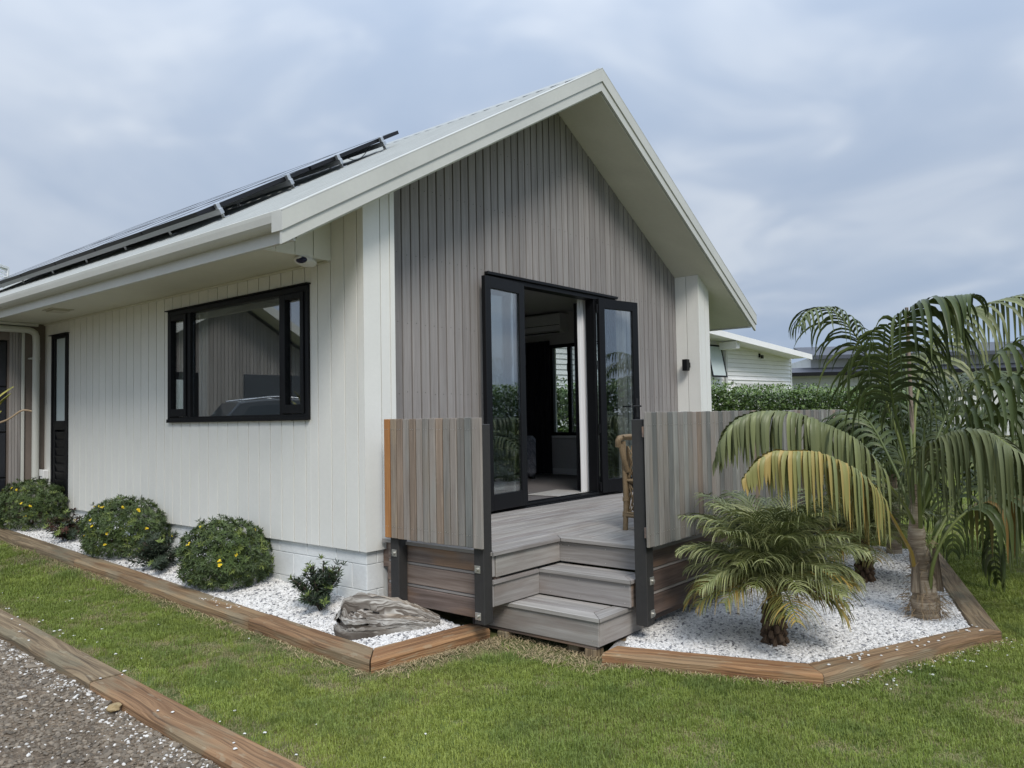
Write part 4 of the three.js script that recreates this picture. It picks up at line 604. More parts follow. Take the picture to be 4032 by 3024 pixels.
{ // straw and soil crumbs along the bed edges and under the steps
  const R = rng(515), P = [], out = []; const w = 0.0012; for (const [a, b] of [[0, 1]]) P.push(-0.5, 0, -w, -0.5, 0, w, 0.05, 0.012, w, -0.5, 0, -w, 0.05, 0.012, w, 0.05, 0.012, -w, 0.05, 0.012, -w, 0.05, 0.012, w, 0.5, 0.0, 0);
  const g = new THREE.BufferGeometry(); g.setAttribute('position', new THREE.Float32BufferAttribute(P, 3)); g.computeVertexNormals();
  const put = (x, z) => { const l = 0.03 + R() * 0.06, f = 0.6 + R() * 0.6; out.push([x, G(x, z) + 0.006 + R() * 0.012, z, l, 1, 1 + R(), (R() - 0.5) * 0.5, R() * 6.28, (R() - 0.5) * 0.35, 0.42 * f, 0.33 * f, 0.19 * f]); };
  for (let i = 0; i < 900; i++) put(-0.75 - R() * R() * 0.16, -5 + R() * 5.9); for (let i = 0; i < 500; i++) { const t = R(); put(-0.7 + t, 0.92 + 0.1 * t + R() * R() * 0.2); }
  for (let i = 0; i < 900; i++) put(0.1 + R() * 0.35, 1.0 + R() * 0.95); for (let i = 0; i < 300; i++) { const t = R(); put(0.32 + 0.45 * t - R() * R() * 0.12, 1.87 + 1.2 * t); } for (let i = 0; i < 300; i++) { const t = R(); put(0.77 + 1.63 * t + R() * R() * 0.1, 3.1 + 0.65 * t + R() * R() * 0.12); }
  scatter('straw_litter', g, std({ color: 0xffffff, roughness: 1, side: THREE.DoubleSide }), out, 'dry straw litter along the sleepers and below the steps', 'straw');
}

// ---------------------------------------------------------------- plants
const leafMat = (c, rough = 0.5, t = 0.12) => new THREE.MeshPhysicalMaterial({ color: c, roughness: rough, specularIntensity: 0.7, transmission: t, thickness: 0, side: THREE.DoubleSide });
const leafV = new THREE.MeshPhysicalMaterial({ vertexColors: true, roughness: 0.55, transmission: 0.1, thickness: 0, side: THREE.DoubleSide });
function build(P, C) { const g = new THREE.BufferGeometry(); g.setAttribute('position', new THREE.Float32BufferAttribute(P, 3)); if (C) g.setAttribute('color', new THREE.Float32BufferAttribute(C, 3)); g.computeVertexNormals(); return g; }
// rosette of narrow folded leaves
function rosette(P, C, p, n, R, count, len, wid, col) {
  const a = Math.abs(n.y) > 0.9 ? V(1, 0, 0) : V(0, 1, 0), u = a.clone().cross(n).normalize(), w = n.clone().cross(u);
  for (let k = 0; k < count; k++) {
    const th = (k / count) * 6.283 + R() * 0.6, el = 0.25 + R() * 0.75; const d = u.clone().multiplyScalar(Math.cos(th) * Math.cos(el)).addScaledVector(w, Math.sin(th) * Math.cos(el)).addScaledVector(n, Math.sin(el)).normalize();
    const s = d.clone().cross(n).normalize(), l = len * (0.7 + R() * 0.5), m = p.clone().addScaledVector(d, l * 0.5), tip = p.clone().addScaledVector(d, l).addScaledVector(n, -l * 0.12), a1 = m.clone().addScaledVector(s, wid), a2 = m.clone().addScaledVector(s, -wid);
    m.addScaledVector(n, -wid * 0.4); const f = 0.75 + R() * 0.5;
    for (const q of [p, a1, tip, p, tip, a2]) { P.push(q.x, q.y, q.z); C.push(col[0] * f, col[1] * f, col[2] * f); }
  }
}
function roundBush(name, label, x, z, rx, h, rz, seed, nfl, group, count = 1500) {
  const y0 = bedY.left(x, z), t = thing(name, label, 'bush', [x, y0, z], 0, group), R = rng(seed), P = [], C = [];
  const surf = (th, ph, k) => { const bump = 0.74 + 0.52 * fbm(th * 2.4 + seed, ph * 2.6, 0, 0, seed, 3); return V(Math.cos(th) * Math.cos(ph) * rx * k * bump, (0.42 + 0.58 * Math.sin(ph)) * h * k * (0.93 + 0.14 * bump) - (1 - k) * 0.05, Math.sin(th) * Math.cos(ph) * rz * k * bump); };
  for (let i = 0; i < count; i++) {
    const th = R() * 6.283, ph = Math.asin(-0.62 + 1.62 * R()), k = 1 - 0.32 * R() * R(), p = surf(th, ph, k); if (p.y < 0.0) p.y = 0.01 + R() * 0.03;
    const n = V(Math.cos(th) * Math.cos(ph) / rx, Math.sin(ph) / h * 1.2, Math.sin(th) * Math.cos(ph) / rz).normalize().add(V(R() - 0.5, R() - 0.3, R() - 0.5).multiplyScalar(0.7)).normalize();
    const c = R() < 0.12 ? [0.17, 0.22, 0.05] : mix3([0.045, 0.075, 0.022], [0.1, 0.15, 0.045], R()); if (R() < 0.06) p.addScaledVector(n, 0.035); rosette(P, C, p, n, R, 9, 0.05, 0.005, c);
  }
  obj('foliage', build(P, C), leafV, t).userData.kind = 'stuff';
  const st = []; for (let k = 0; k < 9; k++) { const a = k * 0.7, q = surf(a, 0.2, 0.75); st.push(tube([[0, 0, 0], [q.x * 0.4, q.y * 0.5, q.z * 0.4], [q.x, q.y, q.z]], 0.008, 8, 5)); } obj('stems', st, std({ color: lin(0.08, 0.06, 0.04), roughness: 0.9 }), t);
  const fm = std({ color: lin(0.82, 0.62, 0.03), roughness: 0.6, side: THREE.DoubleSide });
  for (let k = 0; k < nfl; k++) { const th = 0.9 + R() * 2.8, ph = -0.3 + R() * 1.3, p = surf(th, ph, 1.04), FP = [], FC = [], n = V(Math.cos(th), 0.5, Math.sin(th)).normalize(); for (let b = 0; b < 3; b++) rosette(FP, FC, V((R() - 0.5) * 0.02, (R() - 0.5) * 0.02, (R() - 0.5) * 0.02), n, R, 6, 0.013, 0.005, [1, 1, 1]); const f = obj('flower', build(FP), fm, t); f.position.copy(p); }
}
roundBush('round_bush', 'round clipped bush with few yellow flowers, beside the exposed block foundation', -0.27, -1.5, 0.34, 0.5, 0.4, 11, 6, 'round bushes along the wall');
roundBush('round_bush', 'round bush with many yellow flowers, middle of the three along the wall', -0.27, -3.38, 0.36, 0.5, 0.5, 12, 15, 'round bushes along the wall');
roundBush('round_bush', 'round bush in front of the narrow side door and down pipe', -0.3, -5.75, 0.36, 0.49, 0.52, 13, 6, 'round bushes along the wall', 1300);
function lowShrub(label, x, z, h, r, seed, branches, cols, len = 0.06) {
  const y0 = bedY.left(x, z), t = thing('low_shrub', label, 'shrub', [x, y0, z]), R = rng(seed), P = [], C = [], st = [];
  for (let b = 0; b < branches; b++) {
    const a = R() * 6.283, q = Math.pow(R(), 0.6) * r, top = V(Math.cos(a) * q, h * (0.35 + 0.65 * R()) * (1 - 0.45 * (q / r) ** 2), Math.sin(a) * q), mid1 = V(top.x * 0.35, top.y * 0.55, top.z * 0.35); st.push(tube([[0, -0.02, 0], mid1, top], 0.0045, 8, 5));
    const cv = new THREE.CatmullRomCurve3([V(0, 0, 0), mid1, top]); for (let k = 0; k < 7; k++) { const s = 0.4 + 0.6 * (k / 6), p = cv.getPoint(s).add(V(R() - 0.5, R() - 0.5, R() - 0.5).multiplyScalar(0.03)), n = cv.getTangent(s).add(V(R() - 0.5, R() * 0.4, R() - 0.5)).normalize(); const young = k === 6 && R() < 0.3; rosette(P, C, p, n, R, 11, len * (young ? 0.8 : 1), 0.006, young ? [0.2, 0.26, 0.07] : cols[Math.floor(R() * cols.length)]); }
  }
  obj('foliage', build(P, C), leafV, t).userData.kind = 'stuff'; obj('stems', st, std({ color: lin(0.07, 0.055, 0.04), roughness: 0.9 }), t);
}
const dk = [[0.035, 0.06, 0.025], [0.05, 0.08, 0.03], [0.03, 0.05, 0.028]];
lowShrub('open dark green shrub on the white pebbles beside the driftwood', -0.24, -0.23, 0.4, 0.23, 41, 26, dk);
lowShrub('dark blue green shrub between the two nearer round bushes', -0.36, -2.42, 0.36, 0.27, 42, 34, [[0.05, 0.075, 0.045], [0.06, 0.085, 0.05], [0.035, 0.055, 0.03]]);
lowShrub('low reddish tipped shrub between the two farther round bushes', -0.34, -4.55, 0.34, 0.26, 43, 26, [...dk, [0.09, 0.03, 0.02], [0.06, 0.045, 0.02]]);

// palm leaflet: a folded strip that bends down under its weight
function leafletGeo(P, root, d0, wAxis, len, wid, droop, R, seg = 6) {
  const p = root.clone(), d = d0.clone().normalize(), rows = [], down = V(0, -1, 0), tw = (R() - 0.5) * 1.3;
  for (let i = 0; i <= seg; i++) {
    const t = i / seg, w = wid * Math.pow(Math.sin(Math.PI * Math.min(1, 0.12 + 0.88 * t) ** 0.75), 0.8) * (t > 0.98 ? 0 : 1) + 0.001, ax = wAxis.clone().addScaledVector(d, -wAxis.dot(d)).normalize(); ax.applyAxisAngle(d, tw * t); const n = d.clone().cross(ax).normalize();
    rows.push([p.clone().addScaledVector(ax, w).addScaledVector(n, w * 0.35), p.clone(), p.clone().addScaledVector(ax, -w).addScaledVector(n, w * 0.35)]);
    p.addScaledVector(d, len / seg); d.lerp(down, Math.min(0.9, (droop * (0.6 + t)) / seg)).normalize();
  }
  const o = P.p.length / 3; for (const r of rows) for (const q of r) P.p.push(q.x, q.y, q.z);
  for (let i = 0; i < seg; i++) for (let k = 0; k < 2; k++) { const a = o + i * 3 + k; P.i.push(a, a + 3, a + 1, a + 1, a + 3, a + 4); }
}
function buildI(P) { const g = new THREE.BufferGeometry(); g.setAttribute('position', new THREE.Float32BufferAttribute(P.p, 3)); g.setIndex(P.i); g.computeVertexNormals(); return g; }
function rachisGeo(curve, r0, r1, seg = 40, rad = 6) { const g = new THREE.TubeGeometry(curve, seg, 1, rad), p = g.attributes.position; for (let i = 0; i <= seg; i++) { const c = curve.getPointAt(i / seg), r = r0 + (r1 - r0) * Math.pow(i / seg, 0.7); for (let j = 0; j <= rad; j++) { const k = i * (rad + 1) + j; p.setXYZ(k, c.x + (p.getX(k) - c.x) * r, c.y + (p.getY(k) - c.y) * r, c.z + (p.getZ(k) - c.z) * r); } } g.computeVertexNormals(); return g; }
// frond: rachis as the part, leaflets as its pieces
function frond(parent, pts, o) {
  const { t0 = 0.3, n = 26, len = 0.5, wid = 0.017, droop = 3.2, mats, stem, seed, single = false, r0 = 0.016, out = 0.75, fwd = 0.5, up = 0.2, tip = 0.45 } = o;
  const cv = new THREE.CatmullRomCurve3(pts.map((p) => (p.isVector3 ? p : V(...p)))), R = rng(seed), f = obj('frond', rachisGeo(cv, r0, 0.003), stem, parent), bulk = mats.map(() => ({ p: [], i: [] }));
  for (let i = 0; i < n; i++) for (const s of [-1, 1]) {
    const t = t0 + (1 - t0) * ((i + 0.5 + (R() - 0.5) * 0.4) / n), root = cv.getPointAt(Math.min(t, 0.999)), tg = cv.getTangentAt(Math.min(t, 0.999)), side = tg.clone().cross(V(0, 1, 0)).normalize(); if (!isFinite(side.x) || side.lengthSq() < 0.1) side.set(1, 0, 0);
    const q = (t - t0) / (1 - t0), l = len * (0.55 + 0.45 * Math.sin(Math.PI * Math.min(1, q * 0.8 + 0.2))) * (q > 0.75 ? 1 - (q - 0.75) * 4 * (1 - tip) : 1) * (R() < 0.08 ? 0.55 : 0.78 + R() * 0.4), d = side.multiplyScalar(s * out).addScaledVector(tg, fwd).addScaledVector(V(0, 1, 0), up).normalize();
    const m = Math.floor(R() * mats.length), one = single && (i * 2 + (s > 0 ? 1 : 0)) % Math.max(1, Math.round((n * 2) / 48)) === 0, P = one ? { p: [], i: [] } : bulk[m]; leafletGeo(P, root, d, tg, l, wid * (0.85 + 0.3 * R()), droop * (0.65 + 0.7 * R()), R, o.seg || 8);
    if (one) obj('leaflet', buildI(P), mats[m], f);
  }
  bulk.forEach((l, m) => { if (l.p.length) obj('leaflets', buildI(l), mats[m], f).userData.kind = 'stuff'; });
  return f;
}
const kGreen = [leafMat(lin(0.072, 0.1, 0.03), 0.42), leafMat(lin(0.095, 0.122, 0.038), 0.42), leafMat(lin(0.053, 0.076, 0.024), 0.42)], kLight = [leafMat(lin(0.17, 0.19, 0.085), 0.42), leafMat(lin(0.21, 0.235, 0.1), 0.42), leafMat(lin(0.14, 0.16, 0.07), 0.42)], kYellow = [leafMat(lin(0.36, 0.29, 0.1), 0.45), leafMat(lin(0.27, 0.26, 0.09), 0.45), leafMat(lin(0.43, 0.32, 0.11), 0.45)], kDry = [leafMat(lin(0.16, 0.13, 0.04), 0.6), leafMat(lin(0.1, 0.11, 0.03), 0.5), leafMat(lin(0.2, 0.12, 0.03), 0.6)];
const stemG = std({ color: lin(0.16, 0.19, 0.05), roughness: 0.5 }), stemO = std({ color: lin(0.32, 0.22, 0.04), roughness: 0.5 }), stemD = std({ color: lin(0.09, 0.12, 0.03), roughness: 0.5 });
const fibre = std({ map: woodTex(800, rgb(176, 162, 142), rgb(122, 106, 88), rgb(140, 126, 106), { streak: 1.4, blot: 0.5 }), roughness: 0.95, bumpMap: grainBump, bumpScale: 0.008 });
const fibreD = fibre.clone(); fibreD.side = THREE.DoubleSide;
function fibres(P0, r, n, seed, h0, h1, len) { const R = rng(seed), P = []; for (let k = 0; k < n; k++) { const a = R() * 6.283, y = h0 + R() * (h1 - h0), p = V(P0.x + Math.cos(a) * r, y, P0.z + Math.sin(a) * r), d = V(Math.cos(a) * 0.5 + (R() - 0.5), R() - 0.75, Math.sin(a) * 0.5 + (R() - 0.5)).normalize(), s = V(R() - 0.5, R() - 0.5, R() - 0.5).cross(d).normalize().multiplyScalar(0.0022), l = len * (0.5 + R()), q = p.clone().addScaledVector(d, l * 0.6), e = q.clone().addScaledVector(d, l * 0.3).add(V(0, -l * 0.3, 0)); for (const v of [p.clone().sub(s), p.clone().add(s), q.clone().add(s), p.clone().sub(s), q.clone().add(s), q.clone().sub(s), q.clone().sub(s), q.clone().add(s), e]) P.push(v.x, v.y, v.z); } return build(P); }
{ // tall palm
  const pal = thing('palm_tree', 'tall arching palm with fibrous trunk and long drooping fronds, one turning yellow', 'palm');
  const tr = obj('trunk', rachisGeo(new THREE.CatmullRomCurve3([V(2.53, -0.08, 3.24), V(2.53, 0.12, 3.24), V(2.51, 0.35, 3.23), V(2.48, 0.63, 3.21), V(2.46, 0.98, 3.21)]), 1, 1, 24, 14), fibre, pal);
  { const p = tr.geometry.attributes.position, cv = new THREE.CatmullRomCurve3([V(2.53, -0.08, 3.24), V(2.53, 0.12, 3.24), V(2.51, 0.35, 3.23), V(2.48, 0.63, 3.21), V(2.46, 0.98, 3.21)]); for (let i = 0; i <= 24; i++) { const t = i / 24, c = cv.getPointAt(t); for (let j = 0; j < 15; j++) { const k = i * 15 + j, r = (0.115 - 0.085 * Math.pow(t, 0.8)) * (0.9 + 0.22 * hash(i >> 1, j % 14, 4)) * (1 + 0.08 * Math.sin(i * 1.7)); const d = V(p.getX(k) - c.x, p.getY(k) - c.y, p.getZ(k) - c.z).normalize(); p.setXYZ(k, c.x + d.x * r, c.y + d.y * r, c.z + d.z * r); } } tr.geometry.computeVertexNormals(); }
  obj('fibres', [fibres(V(2.53, 0, 3.24), 0.105, 240, 5, 0.02, 0.22, 0.09), fibres(V(2.51, 0, 3.23), 0.07, 160, 6, 0.2, 0.6, 0.06)], std({ color: lin(0.3, 0.22, 0.13), roughness: 1, side: THREE.DoubleSide }), tr).userData.kind = 'stuff';
  for (const [x, z, a] of [[2.5, 3.33, 0.3], [2.44, 3.2, 2.0], [2.6, 3.3, 1.2]]) obj('leaf_sheath', (() => { const g = new THREE.CylinderGeometry(0.012, 0.045, 0.3, 10, 4, true, 0, 3.4); g.rotateY(a * 2); g.translate(x, 0.36, z); return g; })(), fibreD, tr);
  const F = {
    f1: [[2.46, 0.79, 3.2], [2.46, 1.18, 3.15], [2.44, 1.52, 3.07], [2.39, 1.74, 3.02], [2.3, 2.01, 2.93], [2.17, 2.18, 2.86], [2.05, 2.27, 2.8], [1.87, 2.27, 2.75], [1.77, 2.22, 2.7], [1.7, 2.13, 2.68]],
    f2: [[2.4, 0.71, 3.21], [2.25, 0.85, 3.19], [1.99, 1.06, 3.12], [1.76, 1.22, 3.09], [1.6, 1.33, 3.05], [1.42, 1.44, 2.92], [1.23, 1.52, 2.78], [1.09, 1.53, 2.61], [0.99, 1.47, 2.49], [0.94, 1.36, 2.42], [0.95, 1.24, 2.38]],
    f3: [[2.47, 0.33, 3.19], [2.35, 0.5, 3.2], [2.2, 0.62, 3.19], [1.85, 0.87, 3.17], [1.62, 1.02, 3.14], [1.39, 1.14, 3.11], [1.21, 1.22, 3.05], [1.02, 1.28, 2.98], [0.89, 1.29, 2.9], [0.81, 1.29, 2.81], [0.75, 1.24, 2.74], [0.71, 1.14, 2.67]],
    f4: [[2.47, 0.79, 3.21], [2.31, 1.19, 3.2], [2.14, 1.56, 3.17], [2.0, 1.85, 3.18], [1.91, 2.07, 3.24], [1.85, 2.17, 3.34], [1.83, 2.24, 3.47], [1.83, 2.25, 3.64], [1.79, 2.25, 3.75]],
    f5: [[2.59, 0.78, 3.2], [2.67, 1.17, 3.17], [2.79, 1.55, 3.17], [2.93, 1.82, 3.2], [3.11, 2.11, 3.28], [3.19, 2.26, 3.4], [3.36, 2.36, 3.61], [3.53, 2.41, 3.82], [3.73, 2.37, 4.05], [3.88, 2.26, 4.23]],
    f6: [[2.38, 0.68, 3.26], [2.26, 1.02, 3.29], [2.16, 1.2, 3.34], [2.08, 1.28, 3.4], [2.05, 1.36, 3.53], [2.02, 1.39, 3.65], [1.99, 1.37, 3.77], [1.95, 1.29, 3.88], [1.96, 1.22, 3.96], [2.0, 1.07, 4.07], [2.01, 0.9, 4.15]],
    f9: [[2.49, 0.21, 3.28], [2.44, 0.38, 3.31], [2.47, 0.55, 3.36], [2.55, 0.73, 3.46], [2.64, 0.83, 3.58], [2.77, 0.89, 3.74], [2.91, 0.84, 3.91], [3.03, 0.7, 4.04]],
    f10: [[2.53, 0.31, 3.26], [2.67, 0.51, 3.27], [2.84, 0.71, 3.34], [3.03, 0.9, 3.42], [3.24, 1.03, 3.53], [3.5, 1.04, 3.69], [3.77, 0.92, 3.86]],
    f11: [[2.69, 0.75, 3.17], [3.03, 1.05, 3.12], [3.38, 1.34, 3.1], [3.68, 1.64, 3.17], [4.05, 1.82, 3.3], [4.33, 1.84, 3.5], [4.63, 1.73, 3.69]],
    f12: [[2.68, 0.75, 3.15], [2.96, 1.05, 3.04], [3.2, 1.31, 2.87], [3.27, 1.43, 2.65], [3.34, 1.46, 2.42], [3.3, 1.37, 2.21]],
  };
  frond(pal, F.f1, { t0: 0.32, n: 38, len: 0.46, wid: 0.009, droop: 2.8, up: 0.1, mats: kGreen, stem: stemG, seed: 1, single: true });
  frond(pal, F.f2, { t0: 0.28, n: 58, len: 0.47, wid: 0.0145, droop: 8, out: 0.5, up: 0.05, mats: [kLight[0], kLight[1], kLight[2]], stem: stemG, seed: 2, single: true });
  frond(pal, F.f3, { t0: 0.4, n: 56, len: 0.44, wid: 0.0135, droop: 8, out: 0.5, up: 0.05, mats: [kYellow[0], kYellow[1], kYellow[1], kYellow[2], kLight[1]], stem: stemO, seed: 3, single: true });
  frond(pal, F.f4, { t0: 0.42, n: 42, len: 0.66, wid: 0.0115, droop: 3.6, up: 0.0, mats: kGreen, stem: stemD, seed: 4, single: true });
  frond(pal, F.f5, { t0: 0.36, n: 42, len: 0.7, wid: 0.0135, droop: 3.6, up: 0.1, mats: kLight, stem: stemG, seed: 5, single: true });
  frond(pal, F.f6, { t0: 0.25, n: 58, len: 0.6, wid: 0.0105, droop: 7, out: 0.5, up: 0.05, mats: [kLight[0], kLight[2], kLight[2]], stem: stemG, seed: 6, single: true });
  frond(pal, F.f9, { t0: 0.45, n: 20, len: 0.55, wid: 0.015, droop: 4.6, mats: [...kDry, kGreen[0], kGreen[1]], stem: stemG, seed: 9 });
  frond(pal, F.f10, { t0: 0.4, n: 22, len: 0.55, wid: 0.016, droop: 4, mats: kGreen, stem: stemG, seed: 10 });
  frond(pal, F.f11, { t0: 0.3, n: 26, len: 0.6, wid: 0.017, droop: 3.6, mats: kGreen, stem: stemD, seed: 11 });
  frond(pal, F.f12, { t0: 0.3, n: 24, len: 0.5, wid: 0.016, droop: 3.4, mats: kGreen, stem: stemD, seed: 12 });
  for (let k = 0; k < 6; k++) { const a = -0.9 + k * 0.6, L = 1.5 + 0.25 * (k % 3), h = 1.5 + 0.25 * ((k * 2) % 3), c = Math.cos(a), s = Math.sin(a); frond(pal, [[2.47, 0.7, 3.21], [2.47 + c * 0.18 * L, h * 0.75, 3.21 + s * 0.16 * L], [2.47 + c * 0.45 * L, h, 3.21 + s * 0.4 * L], [2.47 + c * 0.8 * L, h * 0.95, 3.21 + s * 0.7 * L], [2.47 + c * L, h * 0.68, 3.21 + s * 0.9 * L]].map((p) => [Math.max(p[0], 2.3), p[1], p[2]]), { t0: 0.3, n: 22, len: 0.55, wid: 0.016, droop: 3.8, mats: kGreen, stem: stemD, seed: 60 + k }); }
}
tag(obj('garden_stake', rachisGeo(new THREE.CatmullRomCurve3([V(2.78, -0.1, 3.14), V(2.75, 0.75, 3.15), V(2.67, 2.31, 3.16)]), 0.02, 0.013, 10, 6), wood(woodTex(840, rgb(150, 136, 124), rgb(116, 102, 92), rgb(130, 120, 110)))), 'tall thin grey wooden stake beside the tall palm', 'stake');
function genericPalm(name, label, x, z, h, n, L, seed, o = {}) {
  const y = G(x, z), t = thing(name, label, 'palm', [x, y, z], 0, o.group), R = rng(seed);
  obj('trunk', rachisGeo(new THREE.CatmullRomCurve3([V(0, -0.1, 0), V(0.02, h * 0.5, 0.01), V(0, h + 0.05, 0)]), o.tr || 0.09, (o.tr || 0.09) * 0.6, 12, 10), fibre, t);
  for (let k = 0; k < n; k++) { const a = k * 2.399 + R() * 0.4, e = o.el ? o.el(k / n, R) : 1.35 - 1.2 * (k / n), l = L * (0.8 + 0.35 * R()) * (1 - (o.short || 0) * (k / n) ** 2), c = Math.cos(a), s = Math.sin(a); const pts = []; let px = 0, py = h, d = e; for (let i = 0; i <= 6; i++) { pts.push([c * px, py, s * px]); px += Math.cos(d) * l / 6; py += Math.sin(d) * l / 6; d -= (o.bend || 0.42) * (0.7 + 0.1 * i); } const old = k / n; frond(t, pts, { t0: o.t0 ?? 0.2, n: o.nl || 24, len: o.len || 0.5, wid: o.wid || 0.016, droop: o.droop || 3.4, mats: o.mats ? o.mats(old, R) : kGreen, stem: o.stem || stemD, seed: seed * 50 + k, r0: o.r0 || 0.014, seg: o.seg || 5, out: o.out ?? 0.75, fwd: o.fwd ?? 0.5, up: o.up ?? 0.2 }); }
  return t;
}
// the low feathery palm by the steps
const pyg = [leafMat(lin(0.24, 0.265, 0.11), 0.4), leafMat(lin(0.32, 0.335, 0.15), 0.38), leafMat(lin(0.16, 0.185, 0.075), 0.42)], pygOld = [leafMat(lin(0.24, 0.22, 0.06), 0.45), leafMat(lin(0.17, 0.19, 0.06), 0.45), leafMat(lin(0.34, 0.24, 0.06), 0.5)];
const pygBark = std({ map: woodTex(860, rgb(112, 92, 74), rgb(72, 57, 44), rgb(90, 75, 60), { streak: 1 }), roughness: 1, bumpMap: grainBump, bumpScale: 0.01 });
function pygmy(label, x, z, seed, n, L) {
  const t = genericPalm('feather_palm', label, x, z, 0.4, n, L, seed, { tr: 0.075, short: 0.36, bend: 0.24, t0: 0.14, nl: 24, len: 0.27, wid: 0.0042, droop: 1.5, r0: 0.0065, seg: 5, out: 0.7, fwd: 0.85, up: 0.3, el: (k, R) => 1.55 - 1.24 * Math.pow(k, 1.25) + (R() - 0.5) * 0.35, mats: (old) => (old > 0.82 ? pygOld : old > 0.6 ? [pyg[1], pygOld[1], pyg[0]] : pyg), stem: stemG });
  const tr = t.children.find((c) => c.name === 'trunk'); tr.material = pygBark; const R = rng(seed + 1), g = []; for (let k = 0; k < 44; k++) { const a = k * 2.399, y = 0.02 + (k / 44) * 0.3, b = cbox(0.045, 0.05, 0.028, 0.006); b.rotateZ(0.5); b.translate(0.07 - 0.02 * (k / 44), 0, 0); b.rotateY(-a); b.translate(0, y, 0); g.push(b); }
  obj('leaf_scars', g, pygBark, tr).userData.kind = 'stuff';
}
pygmy('low feathery palm with dark stubby trunk on the pebbles beside the steps', 1.22, 2.62, 7, 80, 0.76);
pygmy('second feathery palm half hidden behind the tall palm by the deck', 3.5, 2.55, 8, 40, 0.7);
genericPalm('palm_tree', 'palm behind the sleeper edging whose frond reaches in from the right', 4.75, 4.35, 0.9, 13, 1.9, 3, { nl: 26, mats: () => [kGreen[0], kGreen[1], kLight[2]] });
genericPalm('palm_tree', 'dark palm farther back beyond the tall palm at the bed end', 5.1, 2.4, 0.85, 16, 1.75, 4, { nl: 24 });
{ // broad yellow-green leaf plant at the far side of the drive edge
  const t = thing('broad_leaf_plant', 'yellow green broad leaved plant with a dead brown stalk beside the drive', 'plant', [-1.68, G(-1.7, -2.95), -2.95]), R = rng(88);
  const lm = std({ map: dataTex(64, 256, (s, v) => { const k = fbm(s * 6, v * 14, 6, 14, 9, 3); return mix3(rgb(84, 92, 28), rgb(166, 150, 44), smooth(0.4, 0.65, k)); }), roughness: 0.5, side: THREE.DoubleSide });
  for (let k = 0; k < 9; k++) { const a = k * 0.7, l = 0.42 + R() * 0.15, g = new THREE.PlaneGeometry(0.11, l, 4, 10), p = g.attributes.position; for (let i = 0; i < p.count; i++) { const v = sat(p.getY(i) / l + 0.5), w = Math.sin(Math.PI * Math.pow(v, 0.7)) + 0.08; p.setXYZ(i, p.getX(i) * w, v * l * 0.8, v * v * l * 0.55 + Math.abs(p.getX(i)) * 0.3); } g.computeVertexNormals(); g.rotateY(a); g.translate(0, 1.12 + (k % 3) * 0.1, 0); obj('leaf', g, lm, t); }
  obj('stem', [tube([[0, -0.1, 0], [0.01, 0.7, 0], [0, 1.4, 0]], 0.022, 12, 7)], pygBark, t);
  obj('dead_stalk', tube([[0.02, 1.35, 0.02], [0.2, 1.42, 0.12], [0.3, 1.5, 0.18], [0.36, 1.49, 0.2]], 0.008, 14, 5), std({ color: lin(0.3, 0.22, 0.14), roughness: 1 }), t);
}

// hedges: leaves all through a box, shoots on top
const hedgeLeaf = (() => { const P = []; for (const [a, t] of [[0, 0], [2.1, 0.4], [4.2, -0.3]]) { const d = V(Math.cos(a), 0.5 + t, Math.sin(a)).normalize(), s = V(-Math.sin(a), 0, Math.cos(a)), m = d.clone().multiplyScalar(0.5); const q = [V(0, 0, 0), m.clone().addScaledVector(s, 0.26).add(V(0, 0.06, 0)), d, m.clone().addScaledVector(s, -0.26).add(V(0, 0.06, 0))]; for (const i of [0, 1, 2, 0, 2, 3]) P.push(q[i].x, q[i].y, q[i].z); } return build(P); })();
const hedgeMat = new THREE.MeshPhysicalMaterial({ color: 0xffffff, roughness: 0.45, transmission: 0.12, thickness: 0, side: THREE.DoubleSide });
function hedge(label, a, b, wid, top, n, seed, size, group) {
  const h = thing('hedge', label, 'hedge', [0, 0, 0], 0, group), R = rng(seed), L = Math.hypot(b[0] - a[0], b[1] - a[1]), dx = (b[0] - a[0]) / L, dz = (b[1] - a[1]) / L, m = shade(new THREE.InstancedMesh(hedgeLeaf, hedgeMat, n)), o = new THREE.Object3D(), c = new THREE.Color();
  for (let i = 0; i < n; i++) { const s = R() * L, w = (R() - 0.5) * wid, shoot = R() < 0.1, x = a[0] + dx * s - dz * w, z = a[1] + dz * s + dx * w, g = G(x, z), tp = top + 0.14 * (fbm(s * 1.5 + seed, w, 0, 0, seed, 3) - 0.5), y = shoot ? tp + 0.26 * R() * (fbm(s * 4, 3, 0, 0, seed + 4, 2) + 0.2) : g + (tp - g) * Math.pow(R(), 0.8); o.position.set(x, y, z); const k = size * (0.7 + R() * 0.6) * (shoot ? 0.8 : 1); o.scale.set(k, k, k); o.rotation.set((R() - 0.5) * 1.2, R() * 6.28, (R() - 0.5) * 1.2); o.updateMatrix(); m.setMatrixAt(i, o.matrix); const f = shoot ? 1 : R(); c.setRGB(0.05 + 0.1 * f, 0.09 + 0.14 * f, 0.025 + 0.035 * f); m.setColorAt(i, c); }
  m.name = 'foliage'; m.userData.kind = 'stuff'; h.add(m);
  const st = []; for (let k = 0; k < L / 0.5; k++) { const x = a[0] + dx * k * 0.5, z = a[1] + dz * k * 0.5; st.push(tube([[x, G(x, z) - 0.05, z], [x + (R() - 0.5) * 0.2, top * 0.5, z + (R() - 0.5) * 0.2], [x + (R() - 0.5) * 0.3, top * 0.92, z + (R() - 0.5) * 0.3]], 0.018, 6, 5)); } obj('stems', st, pygBark, h);
}
hedge('leafy green boundary hedge in front of the white weatherboard house', [7.6, -5.4], [24, -1.0], 1.1, 2.0, 26000, 51, 0.1, 'hedges');

